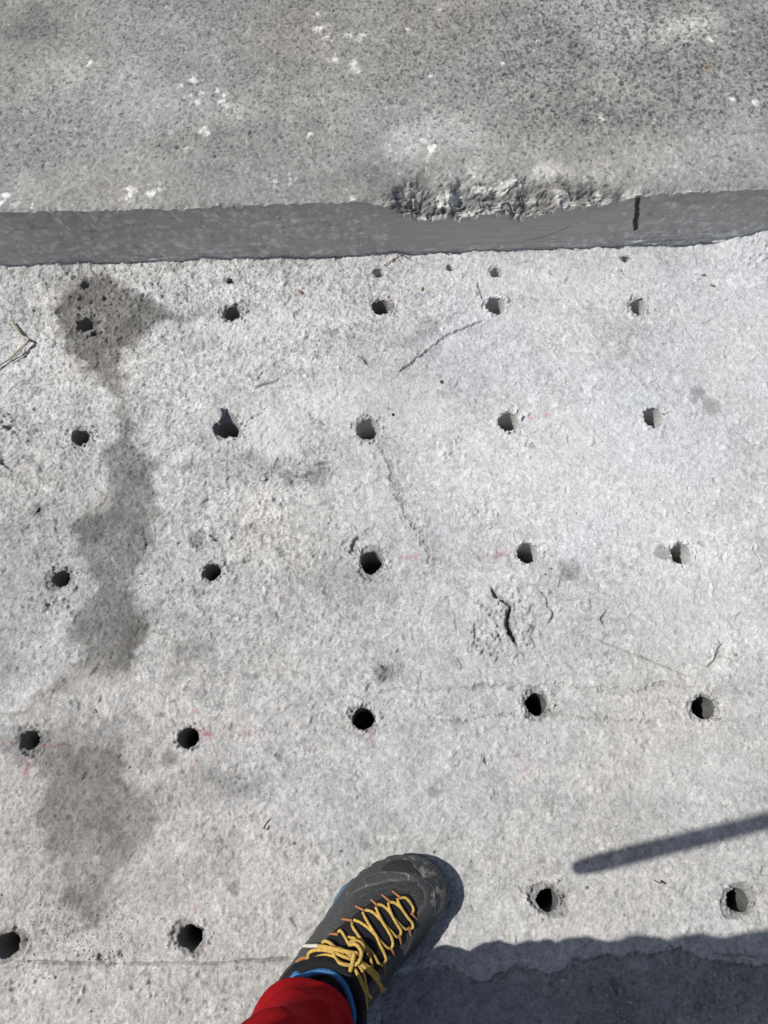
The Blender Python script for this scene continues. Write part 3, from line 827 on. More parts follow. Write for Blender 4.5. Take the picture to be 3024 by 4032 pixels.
for ix in range(-66, 67):
    for iz in range(0, 15):
        if random.random() < .30: continue
        x = (ix + .5 * (iz % 2) + random.uniform(-.4, .4)) * .0122; y = (iz + .5 + random.uniform(-.4, .4)) * .0092
        splat(x, y, random.uniform(.0022, .0052), 0, random.choice((random.uniform(.84, .94), random.uniform(1.10, 1.28), random.uniform(1.16, 1.38))), k=5, asp=random.uniform(1.2, 2.0), soft=.06, flat=True, TT=FTONE, win=fwin, GXX=FS, GYY=FZ)
FTONE *= 1 - .10 * sstep(.05, .12, FZ)  # upper face toned down: painted falloff of the light bounced from the floor
random.seed(31)
for i in range(520):           # white specks of grout and little voids
    x = random.uniform(-.80, .80); y = random.uniform(.0, .12)
    splat(x, y, random.uniform(.0008, .002), -.0006, random.choice((.6, .7, 1.5, 1.7)), k=5, asp=random.uniform(1, 2.5), soft=.3, Z=FB, TT=FTONE, win=fwin, GXX=FS, GYY=FZ)
# saw arcs: fine nearly level scores, strongest near the foot
sc_ = noise(FS * .02, FZ, 700, 611) - .5
lowz = 1 - sstep(.012, .045, FZ)
FT += .0005 * sc_ * (1 + 2 * lowz)
led = sstep(.55, .7, noise(FS * .10, FZ, 330, 613)) * sstep(.48, .62, fbm(FS, FZ * 0, 6, 615, 3)) * lowz * sstep(.0, .006, FZ)
FT -= .0036 * led
FTONE *= 1 + .60 * led  # ledges painted paler so that they look lit
FTONE *= 1 + .16 * (noise(FS * .06, FZ, 420, 641) - .5) + .10 * (noise(FS * .15, FZ, 160, 643) - .5)
FTONE *= 1 + .30 * sstep(.55, .75, fbm(FS, FZ * 2, 40, 645, 3, .6)) * (1 - sstep(.006, .020, FZ))
FT += .0003 * (fbm(FS, FZ, 60, 617, 3) - .5) + FB
# dry drips on the left
for (a, s_) in ((310, .02), (352, .02), (205, .05), (670, .03), (790, .05), (1140, .015)):
    x = S_of(a); d = np.abs(FS - x - (STEP_H - FZ) * .25 - .003 * np.sin(FZ * 90))
    FTONE *= 1 + .5 * (1 - sstep(.0008, .0022, d)) * (FZ > STEP_H - .045) * sstep(.3, .5, noise(FS, FZ, 120, 619))
FTONE *= 1 + .22 * sstep(.6, .75, fbm(FS, FZ, 34, 621, 3, .6)) * bump1(FS, S_of(200), S_of(1000), .1) * (1 - sstep(.04, .08, FZ))
# broken upper margin on the chipped stretch
up = sstep(.45, .9, FZ / np.maximum(zt[None, :], .01))
wtop = np.clip(1 - (zt[None, :] - FZ) / .006, 0, 1)
FT = FT * (1 - wtop) + SDT[0][None, :] * wtop
FT[-1, :] = SDT[0]
FB_ = np.array([.485, .468, .440])
FCOL = np.clip(FTONE, .25, 2.4)[..., None] * FB_
# black marker stroke running down from the edge
sa = S_of(2526, STEP_H); sb = S_of(2496, .06)
xc = sb + (sa - sb) * np.clip((FZ - .046) / .075, 0, 1.2) + .0007 * np.sin(FZ * 160)
hw = .0042 + .0016 * (noise(FS, FZ, 130, 631) - .5) * 2
mk = (1 - sstep(.75, 1.1, np.abs(FS - xc) / hw)) * (FZ > .043 + .003 * noise(FS, FZ, 300, 633)) * sstep(.02, .16, noise(FS * .4, FZ, 90, 635))
FCOL = FCOL * (1 - mk[..., None] * .93) + np.array([.012, .012, .013]) * mk[..., None] * .93
# thin oblique saw score
P = [(S_of(2110), .028), (S_of(2180), .033), (S_of(2260), .050), (S_of(2285), .060)]
d, _, _, _ = seg_dist(FS, FZ, P)
FCOL *= (1 - .35 * (1 - sstep(.0008, .0022, d)))[..., None]
m_face_ = concrete_mat('sawn concrete', speck=.04, fine=320, bump=.0002, rough=.8)
me = grid_mesh('sawn_face', slab_xyz(FS, FT, FZ), np.clip(FCOL, .01, .8))
link('sawn_face', me, m_face_, slab)

# ------------------------------------------------------------------ loose bits
def tube_mesh(path, radii, nseg=10, jag=0.0, seed=1, caps=True, flat=1.0, up=Vector((0, 0, 1))):
    r_ = random.Random(seed)
    P = [Vector(p) for p in path]
    n_ = len(P)
    if not hasattr(radii, '__len__'): radii = [radii] * n_
    V = []; F = []
    for i in range(n_):
        t = (P[min(i + 1, n_ - 1)] - P[max(i - 1, 0)])
        t = t.normalized() if t.length > 1e-9 else Vector((1, 0, 0))
        a = t.cross(up)
        if a.length < 1e-3: a = t.cross(Vector((0, 1, 0)))
        a.normalize(); b = a.cross(t).normalized()
        for k in range(nseg):
            th = 2 * math.pi * k / nseg
            rr = radii[i] * (1 + jag * r_.uniform(-1, 1))
            V.append(P[i] + a * (math.cos(th) * rr) + b * (math.sin(th) * rr * flat))
    for i in range(n_ - 1):
        for k in range(nseg):
            F.append((i * nseg + k, i * nseg + (k + 1) % nseg, (i + 1) * nseg + (k + 1) % nseg, (i + 1) * nseg + k))
    if caps:
        F.append(tuple(range(nseg))[::-1]); F.append(tuple((n_ - 1) * nseg + k for k in range(nseg)))
    return V, F

def smooth_path(pts, n_=8):
    """Catmull-Rom through 3D points"""
    P = [Vector(p) for p in pts]
    if len(P) < 3: 
        return [P[0].lerp(P[-1], k / n_) for k in range(n_ + 1)]
    P = [P[0] * 2 - P[1]] + P + [P[-1] * 2 - P[-2]]
    out = []
    for i in range(1, len(P) - 2):
        for k in range(n_):
            t = k / n_
            a, b, c, d = P[i - 1], P[i], P[i + 1], P[i + 2]
            out.append(.5 * ((2 * b) + (-a + c) * t + (2 * a - 5 * b + 4 * c - d) * t * t + (-a + 3 * b - 3 * c + d) * t ** 3))
    out.append(P[-2])
    return out

def on_ground(px, py, lift):
    x, y, _ = W(px, py)
    return Vector((x, y, sample_z(x, y) + lift))

m_twig_pale = plain_mat('weathered twig', (.38, .34, .28), .9, 500, .35)
m_twig_dark = plain_mat('dark bark', (.055, .045, .038), .9, 500, .3)
m_straw = plain_mat('dry straw', (.22, .15, .085), .85, 500, .3)
m_leaf = plain_mat('dead leaf', (.24, .13, .06), .85, 400, .3)

def stick(name, pts, r, mat, label, cat, lift=.003, taper=.5, lifts=None, jag=.18, seed=3, group=None):
    P = [on_ground(px, py, (lifts[i] if lifts else lift)) for i, (px, py) in enumerate(pts)]
    org = P[0].copy(); org.z = sample_z(org.x, org.y)
    Q = smooth_path(P, 7)
    rad = [r * (1 - (1 - taper) * i / (len(Q) - 1)) for i in range(len(Q))]
    V, F = tube_mesh([q - org for q in Q], rad, 8, jag, seed)
    o = link(name, pymesh(name, V, F), mat)
    o.location = org
    tag(o, label, cat, group)
    return o

# bent twig at the left edge: two limbs and a snapped spur
P = [on_ground(52,1272,.006), on_ground(70,1303,.009), on_ground(95,1335,.010), on_ground(122,1352,.011)]
Pb = [on_ground(122,1354,.011), on_ground(84,1388,.009), on_ground(40,1420,.007), on_ground(2,1448,.005), on_ground(-60,1490,.004)]
org = P[3].copy(); org.z = sample_z(org.x, org.y)
Q = smooth_path(P + Pb[1:], 6)
V, F = tube_mesh([q - org for q in Q], [.0014 + .0011 * math.sin(math.pi * min(1, i / (len(Q) * .6))) for i in range(len(Q))], 8, .25, 4)
o = link('twig', pymesh('twig', V, F), m_twig_pale); o.location = org
tag(o, 'pale bent twig in a V shape at the left edge', 'twig')
Q = smooth_path([on_ground(114,1366,.010), on_ground(84,1398,.009), on_ground(40,1432,.006)], 6)
V, F = tube_mesh([q - org for q in Q], [.0013, .0013] + [.0011] * (len(Q) - 2), 7, .3, 5)
link('twig_split', pymesh('twig_split', V, F), m_twig_pale, o)
stick('bark_stick', [(340,1326),(365,1320),(404,1309)], .0022, m_twig_dark, 'short black stick lying just below the drilled hole in the dark stain', 'stick', .002, .6)
stick('straw', [(1512,1050),(1545,1032),(1582,1013)], .0009, m_straw, 'brown dry straw by the foot of the sawn step', 'straw', .002, .6)
stick('straw', [(1584,1013),(1602,1020),(1624,1032)], .0007, m_twig_dark, 'thin dark straw forming the right leg of the peak below the step', 'straw', .002, .4)
stick('straw', [(2597,3468),(2610,3474),(2618,3480)], .0014, m_twig_dark, 'tiny dark splinter between the two nearest right holes', 'splinter', .0015, .5)
stick('straw', [(2572,3466),(2590,3474),(2600,3478)], .0008, m_straw, 'thin brown sliver touching the splinter below the rod shadow', 'straw', .0015, .5)
stick('straw', [(2442,1063),(2450,1078),(2458,1090)], .0007, m_twig_dark, 'hair thin dark straw below the rightmost pilot hole', 'straw', .001, .5)
stick('straw', [(1038,3262),(1050,3240),(1064,3224)], .0012, m_straw, 'brown straw sliver lying above and left of the boot', 'straw', .0015, .5)
stick('straw', [(1052,3268),(1060,3250)], .0010, m_leaf, 'short rusty sliver beside the straw above the boot', 'straw', .0012, .5)

def leaf(px, py, lpx, wpx, ang, label):
    c = on_ground(px, py, .0012); l = lpx / 2700.; w = wpx / 2700.
    V = []; F = []
    nn = 9
    for layer in (0, .0004):
        for i in range(nn):
            t = i / (nn - 1); ww = w * math.sin(math.pi * min(1, t * .92 + .06)) ** .8
            for j, sgn in enumerate((-1, 0, 1)):
                V.append((l * (t - .5), sgn * ww * .5, .0010 * abs(sgn) + layer + .0015 * t * t))
    m = nn * 3
    for i in range(nn - 1):
        for j in range(2):
            a = i * 3 + j
            F.append((m + a, m + a + 1, m + a + 4, m + a + 3)); F.append((a, a + 3, a + 4, a + 1))
        F.append((i * 3, m + i * 3, m + i * 3 + 3, i * 3 + 3)); F.append((i * 3 + 2, i * 3 + 5, m + i * 3 + 5, m + i * 3 + 2))
    o = link('leaf', pymesh('leaf', V, F), m_leaf)
    o.location = c; o.rotation_euler = (0.1, -.1, ang)
    tag(o, label, 'leaf')
leaf(2768, 1086, 20, 7, .05, 'upper of two brown leaf scraps near the right lump')
leaf(2803, 1128, 24, 8, -.35, 'lower of two brown leaf scraps near the right lump, with a dark stalk')
leaf(1662, 1143, 26, 9, 1.5, 'upright orange brown leaf scrap between the top holes')
leaf(1182, 1150, 26, 12, -.7, 'grey brown folded leaf scrap below the step, right of the stain')

def stone_mesh(seed, sx, sy, sz, k=14):
    r_ = random.Random(seed)
    bm = bmesh.new()
    for i in range(k):
        v = Vector((r_.gauss(0, 1), r_.gauss(0, 1), r_.gauss(0, 1))).normalized() * r_.uniform(.85, 1.1)
        bm.verts.new((v.x * sx, v.y * sy, (v.z * .8 + .35) * sz))
    bmesh.ops.convex_hull(bm, input=bm.verts)
    for v in [v for v in bm.verts if not v.link_faces]: bm.verts.remove(v)
    me = bpy.data.meshes.new('stone'); bm.to_mesh(me); bm.free()
    return me
m_stone_pale = plain_mat('pale chipping', (.50, .49, .47), .9, 300, .15)
m_stone_brown = plain_mat('brown grey chipping', (.27, .255, .235), .9, 300, .2)
m_stone_dark = plain_mat('dark chipping', (.15, .15, .15), .9, 300, .2)
STONES = [
 (2200,2400,10,10,m_stone_pale,'round pale pebble right of the curved crack'),
 (2218,2491,14,8,m_stone_pale,'flat white flake below the curved crack'),
 (2400,2448,8,6,m_stone_pale,'white crumb beside the dark bent crack'),
 (2930,2592,8,8,m_stone_pale,'blocky pale chip above the lowest right row, nearest the right edge'),
 (2892,2578,8,7,m_stone_brown,'grey chip left of the blocky pale chip'),
 (2914,2604,6,5,m_stone_pale,'small pale chip between two larger chips at the right edge'),
 (138,2012,24,17,m_stone_brown,'largest brown grey stone flake, in the left dusty area'),
 (566,2164,10,12,m_stone_dark,'dark pointed chip right of the broad left stain'),
 (800,2335,8,12,m_stone_brown,'upright brown chip below the second hole of the third row'),
 (370,2800,18,10,m_stone_brown,'flat brown chip above the pale patch by the left row'),
 (1005,1910,13,9,m_stone_pale,'pale wedge chip left of the scored smear'),
 (1040,1888,12,8,m_stone_pale,'pale chip right of the wedge chip by the smear'),
 (1175,1826,6,6,m_stone_pale,'little white chip on the scored smear'),
 (2146,2262,6,5,m_stone_dark,'dark crumb right of the middle hole'),
 (2170,2238,5,4,m_stone_dark,'tiny dark crumb above the smear right of the middle hole'),
 (2222,1502,7,15,m_stone_pale,'upright pale flake in the upper right clean area'),
 (1626,1790,16,6,m_stone_pale,'long pale flake right of the diagonal ridge'),
 (2090,1745,9,7,m_stone_pale,'rounded chip on the mark under the upper clean hole'),
 (2470,3338,9,7,m_stone_brown,'brown chip lying in the rod shadow'),
 (2310,3495,8,8,m_stone_dark,'dark chip right of the hole nearest the boot'),
 (2455,3600,6,8,m_stone_brown,'small brown pebble between the two nearest right holes'),
 (1410,3700,1,1,None,''),
 (1710,3632,9,7,m_stone_dark,'dark chip in the sun just right of the boot shadow'),
 (1708,3355,7,8,m_stone_dark,'dark crumb at the rim of the toe shadow'),
 (1342,3350,7,6,m_stone_dark,'dark crumb above the toe, left of the grey spot'),
 (2215,3858,8,8,m_stone_pale,'pale pebble in the shade below the wavy crack'),
 (1925,3705,6,6,m_stone_pale,'pale crumb on the shadow edge right of the boot'),
 (438,3748,6,9,m_stone_pale,'white crumb above the long left crack'),
 (1158,3320,7,6,m_stone_dark,'dark speck of grit up and left of the boot'),
 (1920,3010,10,20,m_stone_pale,'long upright pale flake in the lower middle'),
 (2085,2910,9,11,m_stone_pale,'left of two white flakes below the fourth row'),
 (2148,2925,9,10,m_stone_pale,'right of two white flakes below the fourth row'),
 (2825,2830,14,8,m_stone_brown,'brown chip at the lower right of the far right black hole'),
 (2680,2852,6,5,m_stone_pale,'pale crumb below left of the far right black hole'),
 (965,1635,26,26,m_stone_pale,''),
 (555,3725,8,8,m_stone_pale,'white crumb above the long crack, between two left holes'),
 (945,3960,10,8,m_stone_pale,'pale crumb left of the red trouser leg'),
 (2870,745,1,1,None,''),
]
k = 0
for (px, py, a, b_, mt, lab) in STONES:
    if mt is None or not lab: continue
    k += 1
    s = W2(px + 1, py)[0] - W2(px, py)[0]
    me = stone_mesh(100 + k, a * s, b_ * s * 1.1, min(a, b_) * s * .75)
    o = link('stone_chip', me, mt, smooth=False)
    g = on_ground(px, py, 0)
    o.location = g; o.rotation_euler = (0, 0, random.uniform(-.3, .3))
    tag(o, lab, 'stone chip', 'loose stone chips on the concrete')
# the broken block that leans over the triangular hole
s = W2(901, 1650)[0] - W2(900, 1650)[0]
me = stone_mesh(307, 24 * s, 34 * s, 22 * s, 22)
o = link('stone_chip', me, plain_mat('grey broken lump', (.36, .355, .345), .92, 260, .25, .0008), smooth=False)
o.location = on_ground(862, 1640, .001)
tag(o, 'pale broken lump of concrete lodged at the triangular hole', 'stone chip', 'loose stone chips on the concrete')

# grit: crumbs nobody could count
random.seed(91)
V = []; F = []
for i in range(5200):
    if i < 900:
        px = random.gauss(330, 170); py = random.gauss(3650, 90)
    elif i < 1500:
        px = random.uniform(0, 3024); py = random.gauss(1060, 40)
    elif i < 2000:
        px = random.gauss(2500, 400); py = random.gauss(3980, 70)
    else:
        px = random.uniform(-100, 3120); py = random.uniform(1040, 4032)
    x, y, _ = W(px, py)
    if y > face_y(x) - .002: continue
    if any((x - c[0]) ** 2 + (y - c[1]) ** 2 < (R * 1.05) ** 2 for (c, R, _, _, _) in hole_data): continue
    z = sample_z(x, y)
    r = min(.00045 + random.expovariate(1 / .00035), .0026)
    b0 = len(V)
    pts = [Vector((random.uniform(-1, 1), random.uniform(-1, 1), -.4)) for _ in range(3)]
    a0 = random.uniform(0, 6.28)
    for q in range(4):
        a = a0 + q * 1.571 + random.uniform(-.4, .4); rr = r * random.uniform(.7, 1.2)
        V.append((x + rr * math.cos(a), y + rr * math.sin(a), z - r * .2))
    for q in range(3):
        a = a0 + q * 2.09 + random.uniform(-.4, .4); rr = r * random.uniform(.3, .7)
        V.append((x + rr * math.cos(a), y + rr * math.sin(a), z + r * random.uniform(.6, 1.1)))
    F += [(b0, b0 + 1, b0 + 5, b0 + 4), (b0 + 1, b0 + 2, b0 + 5), (b0 + 2, b0 + 3, b0 + 6, b0 + 5), (b0 + 3, b0, b0 + 4, b0 + 6), (b0 + 4, b0 + 5, b0 + 6)]
m_grit = plain_mat('grit', (.42, .41, .40), .9, 160, .38, bump=0)
o = link('grit', pymesh('grit', V, F), m_grit, smooth=False)
tag(o, 'fine loose crumbs of concrete scattered over the floor', 'grit', kind='stuff')

# ------------------------------------------------------------------ THE PERSON
# the line of the hammer handle in the left hand, found from the shadow it throws
ztip = .68
tE = math.tan(SUN_EL)
def above(px, py, z):          # the point at height z whose shadow falls on that photo pixel
    x, y, _ = W(px, py)
    return Vector((x - z / tE * math.cos(SUN_PHI), y - z / tE * math.sin(SUN_PHI), z))
tip = above(2278, 3418, ztip)
far_ = above(3024, 3232, ztip + (W2(3024, 3232)[0] - W2(2278, 3418)[0]) * tE)
dirh = (far_ - tip).normalized()
hand_p = tip + dirh * .51
HX, HY, HZ = hand_p
def smin_ring_loft(rings, closed=True, cap0=True, cap1=True):
    n_ = len(rings[0]); V = []; F = []
    for r in rings: V += list(r)
    for i in range(len(rings) - 1):
        for k in range(n_):
            F.append((i * n_ + k, i * n_ + (k + 1) % n_, (i + 1) * n_ + (k + 1) % n_, (i + 1) * n_ + k))
    if cap0: F.append(tuple(range(n_))[::-1])
    if cap1: F.append(tuple((len(rings) - 1) * n_ + k for k in range(n_)))
    return V, F

# --- boot geometry from its outline on the ground
def B1(X, Y):                  # helper: detail-view coordinates of the boot -> photo pixel
    return 900 + X / 1.508, 3250 + Y / 1.508
OUT = [(250,1005),(330,895),(420,775),(500,662),(560,583),(604,515),(645,455),(700,378),(750,328),(800,285),(860,245),(920,215),(1000,192),(1070,186),(1130,195),(1180,217),(1230,257),(1268,310),(1288,375),(1290,445),(1274,505),
       (1248,545),(1215,585),(1180,635),(1140,690),(1080,762),(1010,835),(955,905),(905,975),(845,1050),(800,1105),(740,1160),(660,1235),(560,1310),(470,1362),(380,1385),(300,1372),(235,1325),(195,1250),(180,1170),(200,1085)]
OW = [Vector(W(*B1(*p), .026)) for p in OUT]
OW = smooth_path(OW + [OW[0]], 6)[:-1]
HEEL = Vector(W(*B1(330, 1262), .026)); TOE = Vector(W(*B1(1178, 262), .026))
BD = (TOE - HEEL); BL_ = BD.length; BD.normalize()
BN = Vector((-BD.y, BD.x, 0))                  # to the boot's left
g0 = sample_z(0, -.1)
GROUND_BOOT = .001
org = Vector((HEEL.x, HEEL.y, GROUND_BOOT))
S0, S1 = .035, BL_ - .040
def spine(p):
    s = (p - HEEL).dot(BD)
    s = min(max(s, S0), S1)
    return HEEL + BD * s, s
def ztop(s):
    # height of the ridge above ground
    ks = [(0, .100), (.06, .102), (.10, .104), (.13, .094), (.16, .080), (.19, .068), (.22, .058), (.25, .052), (.29, .047), (.4, .045)]
    for (a, b), (c, d) in zip(ks[:-1], ks[1:]):
        if s <= c:
            t = (s - a) / (c - a); t = t * t * (3 - 2 * t) if False else t
            return b + (d - b) * t
    return ks[-1][1]
ZR = .028
NR = 44
def dome(r):
    return max(0, 1 - r ** 2.3) ** .72
rings = []
info = []
for j in range(NR + 1):
    r = 1 - (j / NR)
    r = 1 - (1 - r) ** 1.25 if j else 1
    ring = []; inf = []
    for p in OW:
        C, s = spine(p)
        q = C + (p - C) * r
        z = ZR + (ztop(s) - ZR) * dome(r)
        ring.append(Vector((q.x, q.y, z + GROUND_BOOT)) - org); inf.append((s, r))
    rings.append(ring); info.append(inf)
NV = len(OW)
# wall below the widest line
low = []
for (dr, z) in ((0.0035, .004), (.001, .016), (0, .028)):
    ring = []
    for p in OW:
        C, s = spine(p); dd = (p - C).normalized()
        q = p - dd * dr
        ring.append(Vector((q.x, q.y, z + GROUND_BOOT)) - org)
    low.append(ring)
V, F = smin_ring_loft(low[:-1] + rings, cap0=True, cap1=False)
me = pymesh('boot', V, F)
bvh_boot = BVHTree.FromPolygons([v + org for v in V], F)
# wear and seam masks as a vertex attribute
m_suede = plain_mat('charcoal suede', (.034, .035, .035), .92, 420, .55, .0008, .2, wear=((.20, .195, .19), 300, .66, .76, 'dust'), sheen=.25)
m_rubber = plain_mat('grey rubber rand', (.046, .047, .049), .6, 220, .18, .0002, .4, wear=((.24, .22, .195), 85, .58, .68, 'dust'))
m_black = plain_mat('black webbing', (.014, .014, .016), .85, 600, .4, .0003, .2, wear=((.13, .13, .13), 260, .74, .80, None))
m_blue = plain_mat('blue mesh lining', (.055, .17, .36), .85, 520, .35, .0006, .2)
m_bluesole = plain_mat('blue foam midsole', (.07, .13, .20), .8, 300, .2, .0002, .2)
m_sole = plain_mat('black rubber sole', (.025, .025, .025), .75, 250, .3, .0003, .3)
m_lace = plain_mat('yellow lace', (.50, .33, .08), .85, 700, .40, .0007, .2, wear=((.26, .21, .11), 180, .52, .70, None))
m_loop = plain_mat('orange lace loop', (.32, .14, .06), .8, 600, .25, .0004, .2)
m_aglet = plain_mat('clear aglet', (.55, .50, .44), .3, 300, .2, 0, .6)
m_stitch = plain_mat('grey thread', (.17, .17, .165), .9, 400, .2, 0, .2)

DUST_L = [Vector(W(*B1(*p), .035)).to_2d() for p in ((1085,222),(1140,245),(1195,275),(1240,330),(1252,400),(1245,470),(1240,510))]
def dust_at(co):
    q = Vector((co.x + org.x, co.y + org.y))
    best = 9
    for a, b in zip(DUST_L[:-1], DUST_L[1:]):
        t = max(0, min(1, (q - a).dot(b - a) / (b - a).length_squared)); best = min(best, (q - a - (b - a) * t).length)
    d = .16 * math.exp(-(best / .011) ** 2)
    tip = Vector(W(*B1(1000, 230), .04)).to_2d()
    d += .05 * math.exp(-((q - tip).length / .03) ** 2)
    return d
def add_dust(me, base=0.0):
    at = me.attributes.new('dust', 'FLOAT', 'POINT')
    at.data.foreach_set('value', [base + dust_at(v.co) for v in me.vertices])
add_dust(me, -.02)

person = None
parts = {}
def boot_builder(parent):
    boot = link('boot', me, m_suede, parent)
    boot.location = org
    boot['label'] = 'charcoal approach boot with grey rubber rand and yellow laces'
    def sub(name, V, F, mat, smooth=True, dust=None):
        mm = pymesh(name, V, F)
        if dust is not None: add_dust(mm, dust)
        o = link(name, mm, mat, boot, smooth)
        return o
    # rubber rand: a shell over the toe and along the sides, standing 1.4 mm proud
    def shell(name, width_fn, mat, off, z_low, dust=None, off_low=0.0):
        RR = []
        prof_n = 10
        for k in range(prof_n + 1):
            ring = []
            for i, p in enumerate(OW):
                C, s = spine(p); lenr = (p - C).length
                w = width_fn(p, s)
                t = k / prof_n
                r = 1 - (w / max(lenr, .01)) * t
                rr = max(.05, r)
                q = C + (p - C) * rr
                z = ZR + (ztop(s) - ZR) * dome(rr)
                dd = (p - C).normalized()
                # outward normal estimate
                e = .004
                z2 = ZR + (ztop(s) - ZR) * dome(max(.05, rr - e / max(lenr, .01)))
                nrm = Vector((dd.x * (z2 - z), dd.y * (z2 - z), e)).normalized()
                if k == 0: nrm = Vector((dd.x, dd.y, 0)).normalized()
                o_ = off * (1 if k < prof_n else -.3)
                ring.append(Vector((q.x, q.y, z + GROUND_BOOT)) + nrm * o_ - org)
            RR.append(ring)
        lowr = []
        for (dz_, ex) in z_low:
            ring = []
            for p in OW:
                C, s = spine(p); dd = (p - C).normalized()
                q = p + dd * ex
                ring.append(Vector((q.x, q.y, dz_ + GROUND_BOOT)) - org)
            lowr.append(ring)
        V, F = smin_ring_loft(lowr + RR, cap0=False, cap1=False)
        return sub(name, V, F, mat, True, dust)
    A = Vector(W(*B1(905, 262), .04)).to_2d(); 
    def rand_w(p, s):
        t = (p - HEEL).dot(BD); lat = (p - HEEL).dot(BN)
        w = .0085
        w += .017 * float(sstep(BL_ - .085, BL_ - .030, np.float64(t)))
        if lat < 0: w += .004 * float(sstep(BL_ - .12, BL_ - .05, np.float64(t)))
        return w
    shell('rubber_rand', rand_w, m_rubber, .0014, ((.011, .0012), (.018, .0022), (.024, .0018)), dust=-.05)
    # toe cap: dark inset panel on the rand's left part
    pan = [B1(*p) for p in ((905,275),(935,238),(985,216),(1040,212),(1080,228),(1105,262),(1140,300),(1090,286),(1000,281),(940,283))]
    def project(px, py, lift=0.0):
        d = ray(px, py); hit = bvh_boot.ray_cast(Vector((0, 0, CAM_H)), d)
        if hit[0] is None:
            return Vector(W(px, py, .03)) - org
        return hit[0] + hit[1] * (lift if hit[1].z > 0 else -lift) - org
    def panel(name, pts, mat, lift, dust=None, dens=14):
        """a patch lying on the boot: fan of rings from the outline to its middle"""
        n_ = len(pts); P = []
        cx = sum(p[0] for p in pts) / n_; cy = sum(p[1] for p in pts) / n_
        ext = smooth_path([Vector((p[0], p[1], 0)) for p in pts] + [Vector((pts[0][0], pts[0][1], 0))], 6)[:-1]
        R_ = []
        for k in range(dens + 1):
            t = k / dens
            l = -.0008 if k == 0 else lift
            tt = 0 if k == 0 else (k - 1) / dens
            R_.append([project(e.x + (cx - e.x) * tt, e.y + (cy - e.y) * tt, l) for e in ext])
        V, F = smin_ring_loft(R_, cap0=False, cap1=True)
        return sub(name, V, F, mat, True, dust)
    panel('toe_patch', pan, m_sole, .0019, dust=0.0)
    # outsole
    V2 = []
    RR = []
    for (z, ex) in ((0, -.001), (.002, .0016), (.0105, .0020), (.0115, 0.0005)):
        ring = []
        for i, p in enumerate(OW):
            C, s = spine(p); dd = (p - C).normalized()
            lug = .0008 * (1 if (i // 4) % 2 else -1) if z < .011 else 0
            q = p + dd * (ex + lug)
            ring.append(Vector((q.x, q.y, z + GROUND_BOOT)) - org)
        RR.append(ring)
    V, F = smin_ring_loft(RR); sub('outsole', V, F, m_sole)
    # blue midsole showing at the arch
    pts = [Vector(W(*B1(*p), .014)) - org for p in ((590,566),(618,508),(648,448),(688,383),(720,355),(752,346))]
    Q = smooth_path(pts, 6)
    V, F = tube_mesh(Q, [.0022 + .0022 * math.sin(math.pi * i / (len(Q) - 1)) for i in range(len(Q))], 12)
    sub('midsole_foam', V, F, m_bluesole)
    # tongue and lacing zone
    tongue = [B1(*p) for p in ((1010,410),(1060,405),(1095,440),(1110,500),(1085,560),(1060,600),(1030,650),(990,700),(960,745),(925,800),(895,850),(860,900),(800,960),(740,900),(640,820),(500,810),(480,770),(560,700),(640,620),(720,560),(790,500),(870,450),(950,420))]
    panel('tongue', tongue, m_black, .0009)
    # padded collar: black outer roll and blue mesh lining round the ankle opening
    frontb = [B1(*p) for p in ((300,1010),(345,950),(385,900),(405,880),(440,893),(500,876),(560,866),(612,876),(655,905),(690,950),(715,1005),(730,1060),(742,1110))]
    ctr = Vector(W(*B1(470, 1120), .10)) 
    pf = [Vector(W(*p, .106 - .000 * i)) for i, p in enumerate(frontb)]
    back = [Vector(W(*B1(*p), .105)) for p in ((735,1180),(690,1250),(610,1310),(510,1340),(410,1330),(330,1280),(285,1200),(275,1100))]
    path = smooth_path(pf + back + [pf[0]], 5)
    V, F = tube_mesh([q - org for q in path], .0036, 12, .03, 9, caps=False, flat=1.7)
    sub('collar_lining', V, F, m_blue)
    frontk = [B1(*p) for p in ((292,1000),(335,940),(375,890),(408,858),(450,845),(520,822),(600,818),(665,838),(712,885),(745,940),(768,1005),(780,1060),(783,1110))]
    pk = [Vector(W(*p, .098)) for p in frontk]
    backk = [Vector(W(*B1(*p), .096)) for p in ((775,1190),(725,1270),(635,1340),(510,1372),(400,1362),(305,1305),(255,1215),(250,1100))]
    path = smooth_path(pk + backk + [pk[0]], 5)
    V, F = tube_mesh([q - org for q in path], .0072, 14, .02, 10, caps=False, flat=1.5)
    sub('collar', V, F, m_black)
    # stitching
    V = []; F = []
    def stitches(pts, step=.0022):
        P = smooth_path([project(*p, .0009) for p in pts], 12)
        acc = 0; last = P[0]
        for a, b in zip(P[:-1], P[1:]):
            acc += (b - a).length
            if acc > step:
                acc = 0
                t = (b - a).normalized()
                v, f = tube_mesh([b - t * .0006, b + t * .0006], .00035, 5)
                base = len(V); V.extend(v); F.extend([tuple(i + base for i in q) for q in f])
    def C4(X, Y): return 1100 + X / 2.765, 3300 + Y / 2.765
    stitches([C4(*p) for p in ((880,650),(950,620),(1020,590),(1100,562),(1180,540),(1290,522))])
    stitches([C4(*p) for p in ((1420,600),(1480,660),(1520,730),(1535,800))])
    stitches([C4(*p) for p in ((1440,590),(1505,655),(1545,730),(1560,800))])
    sub('stitching', V, F, m_stitch, False)
    # raised seam behind the toe cap
    P = smooth_path([project(*B1(*p), .0012) for p in ((700,425),(760,360),(820,315),(895,285),(1000,282),(1110,305),(1180,335),(1212,375),(1222,430),(1225,500),(1232,530))], 5)
    V, F = tube_mesh(P, .0010, 6, .1); sub('seam', V, F, m_rubber)
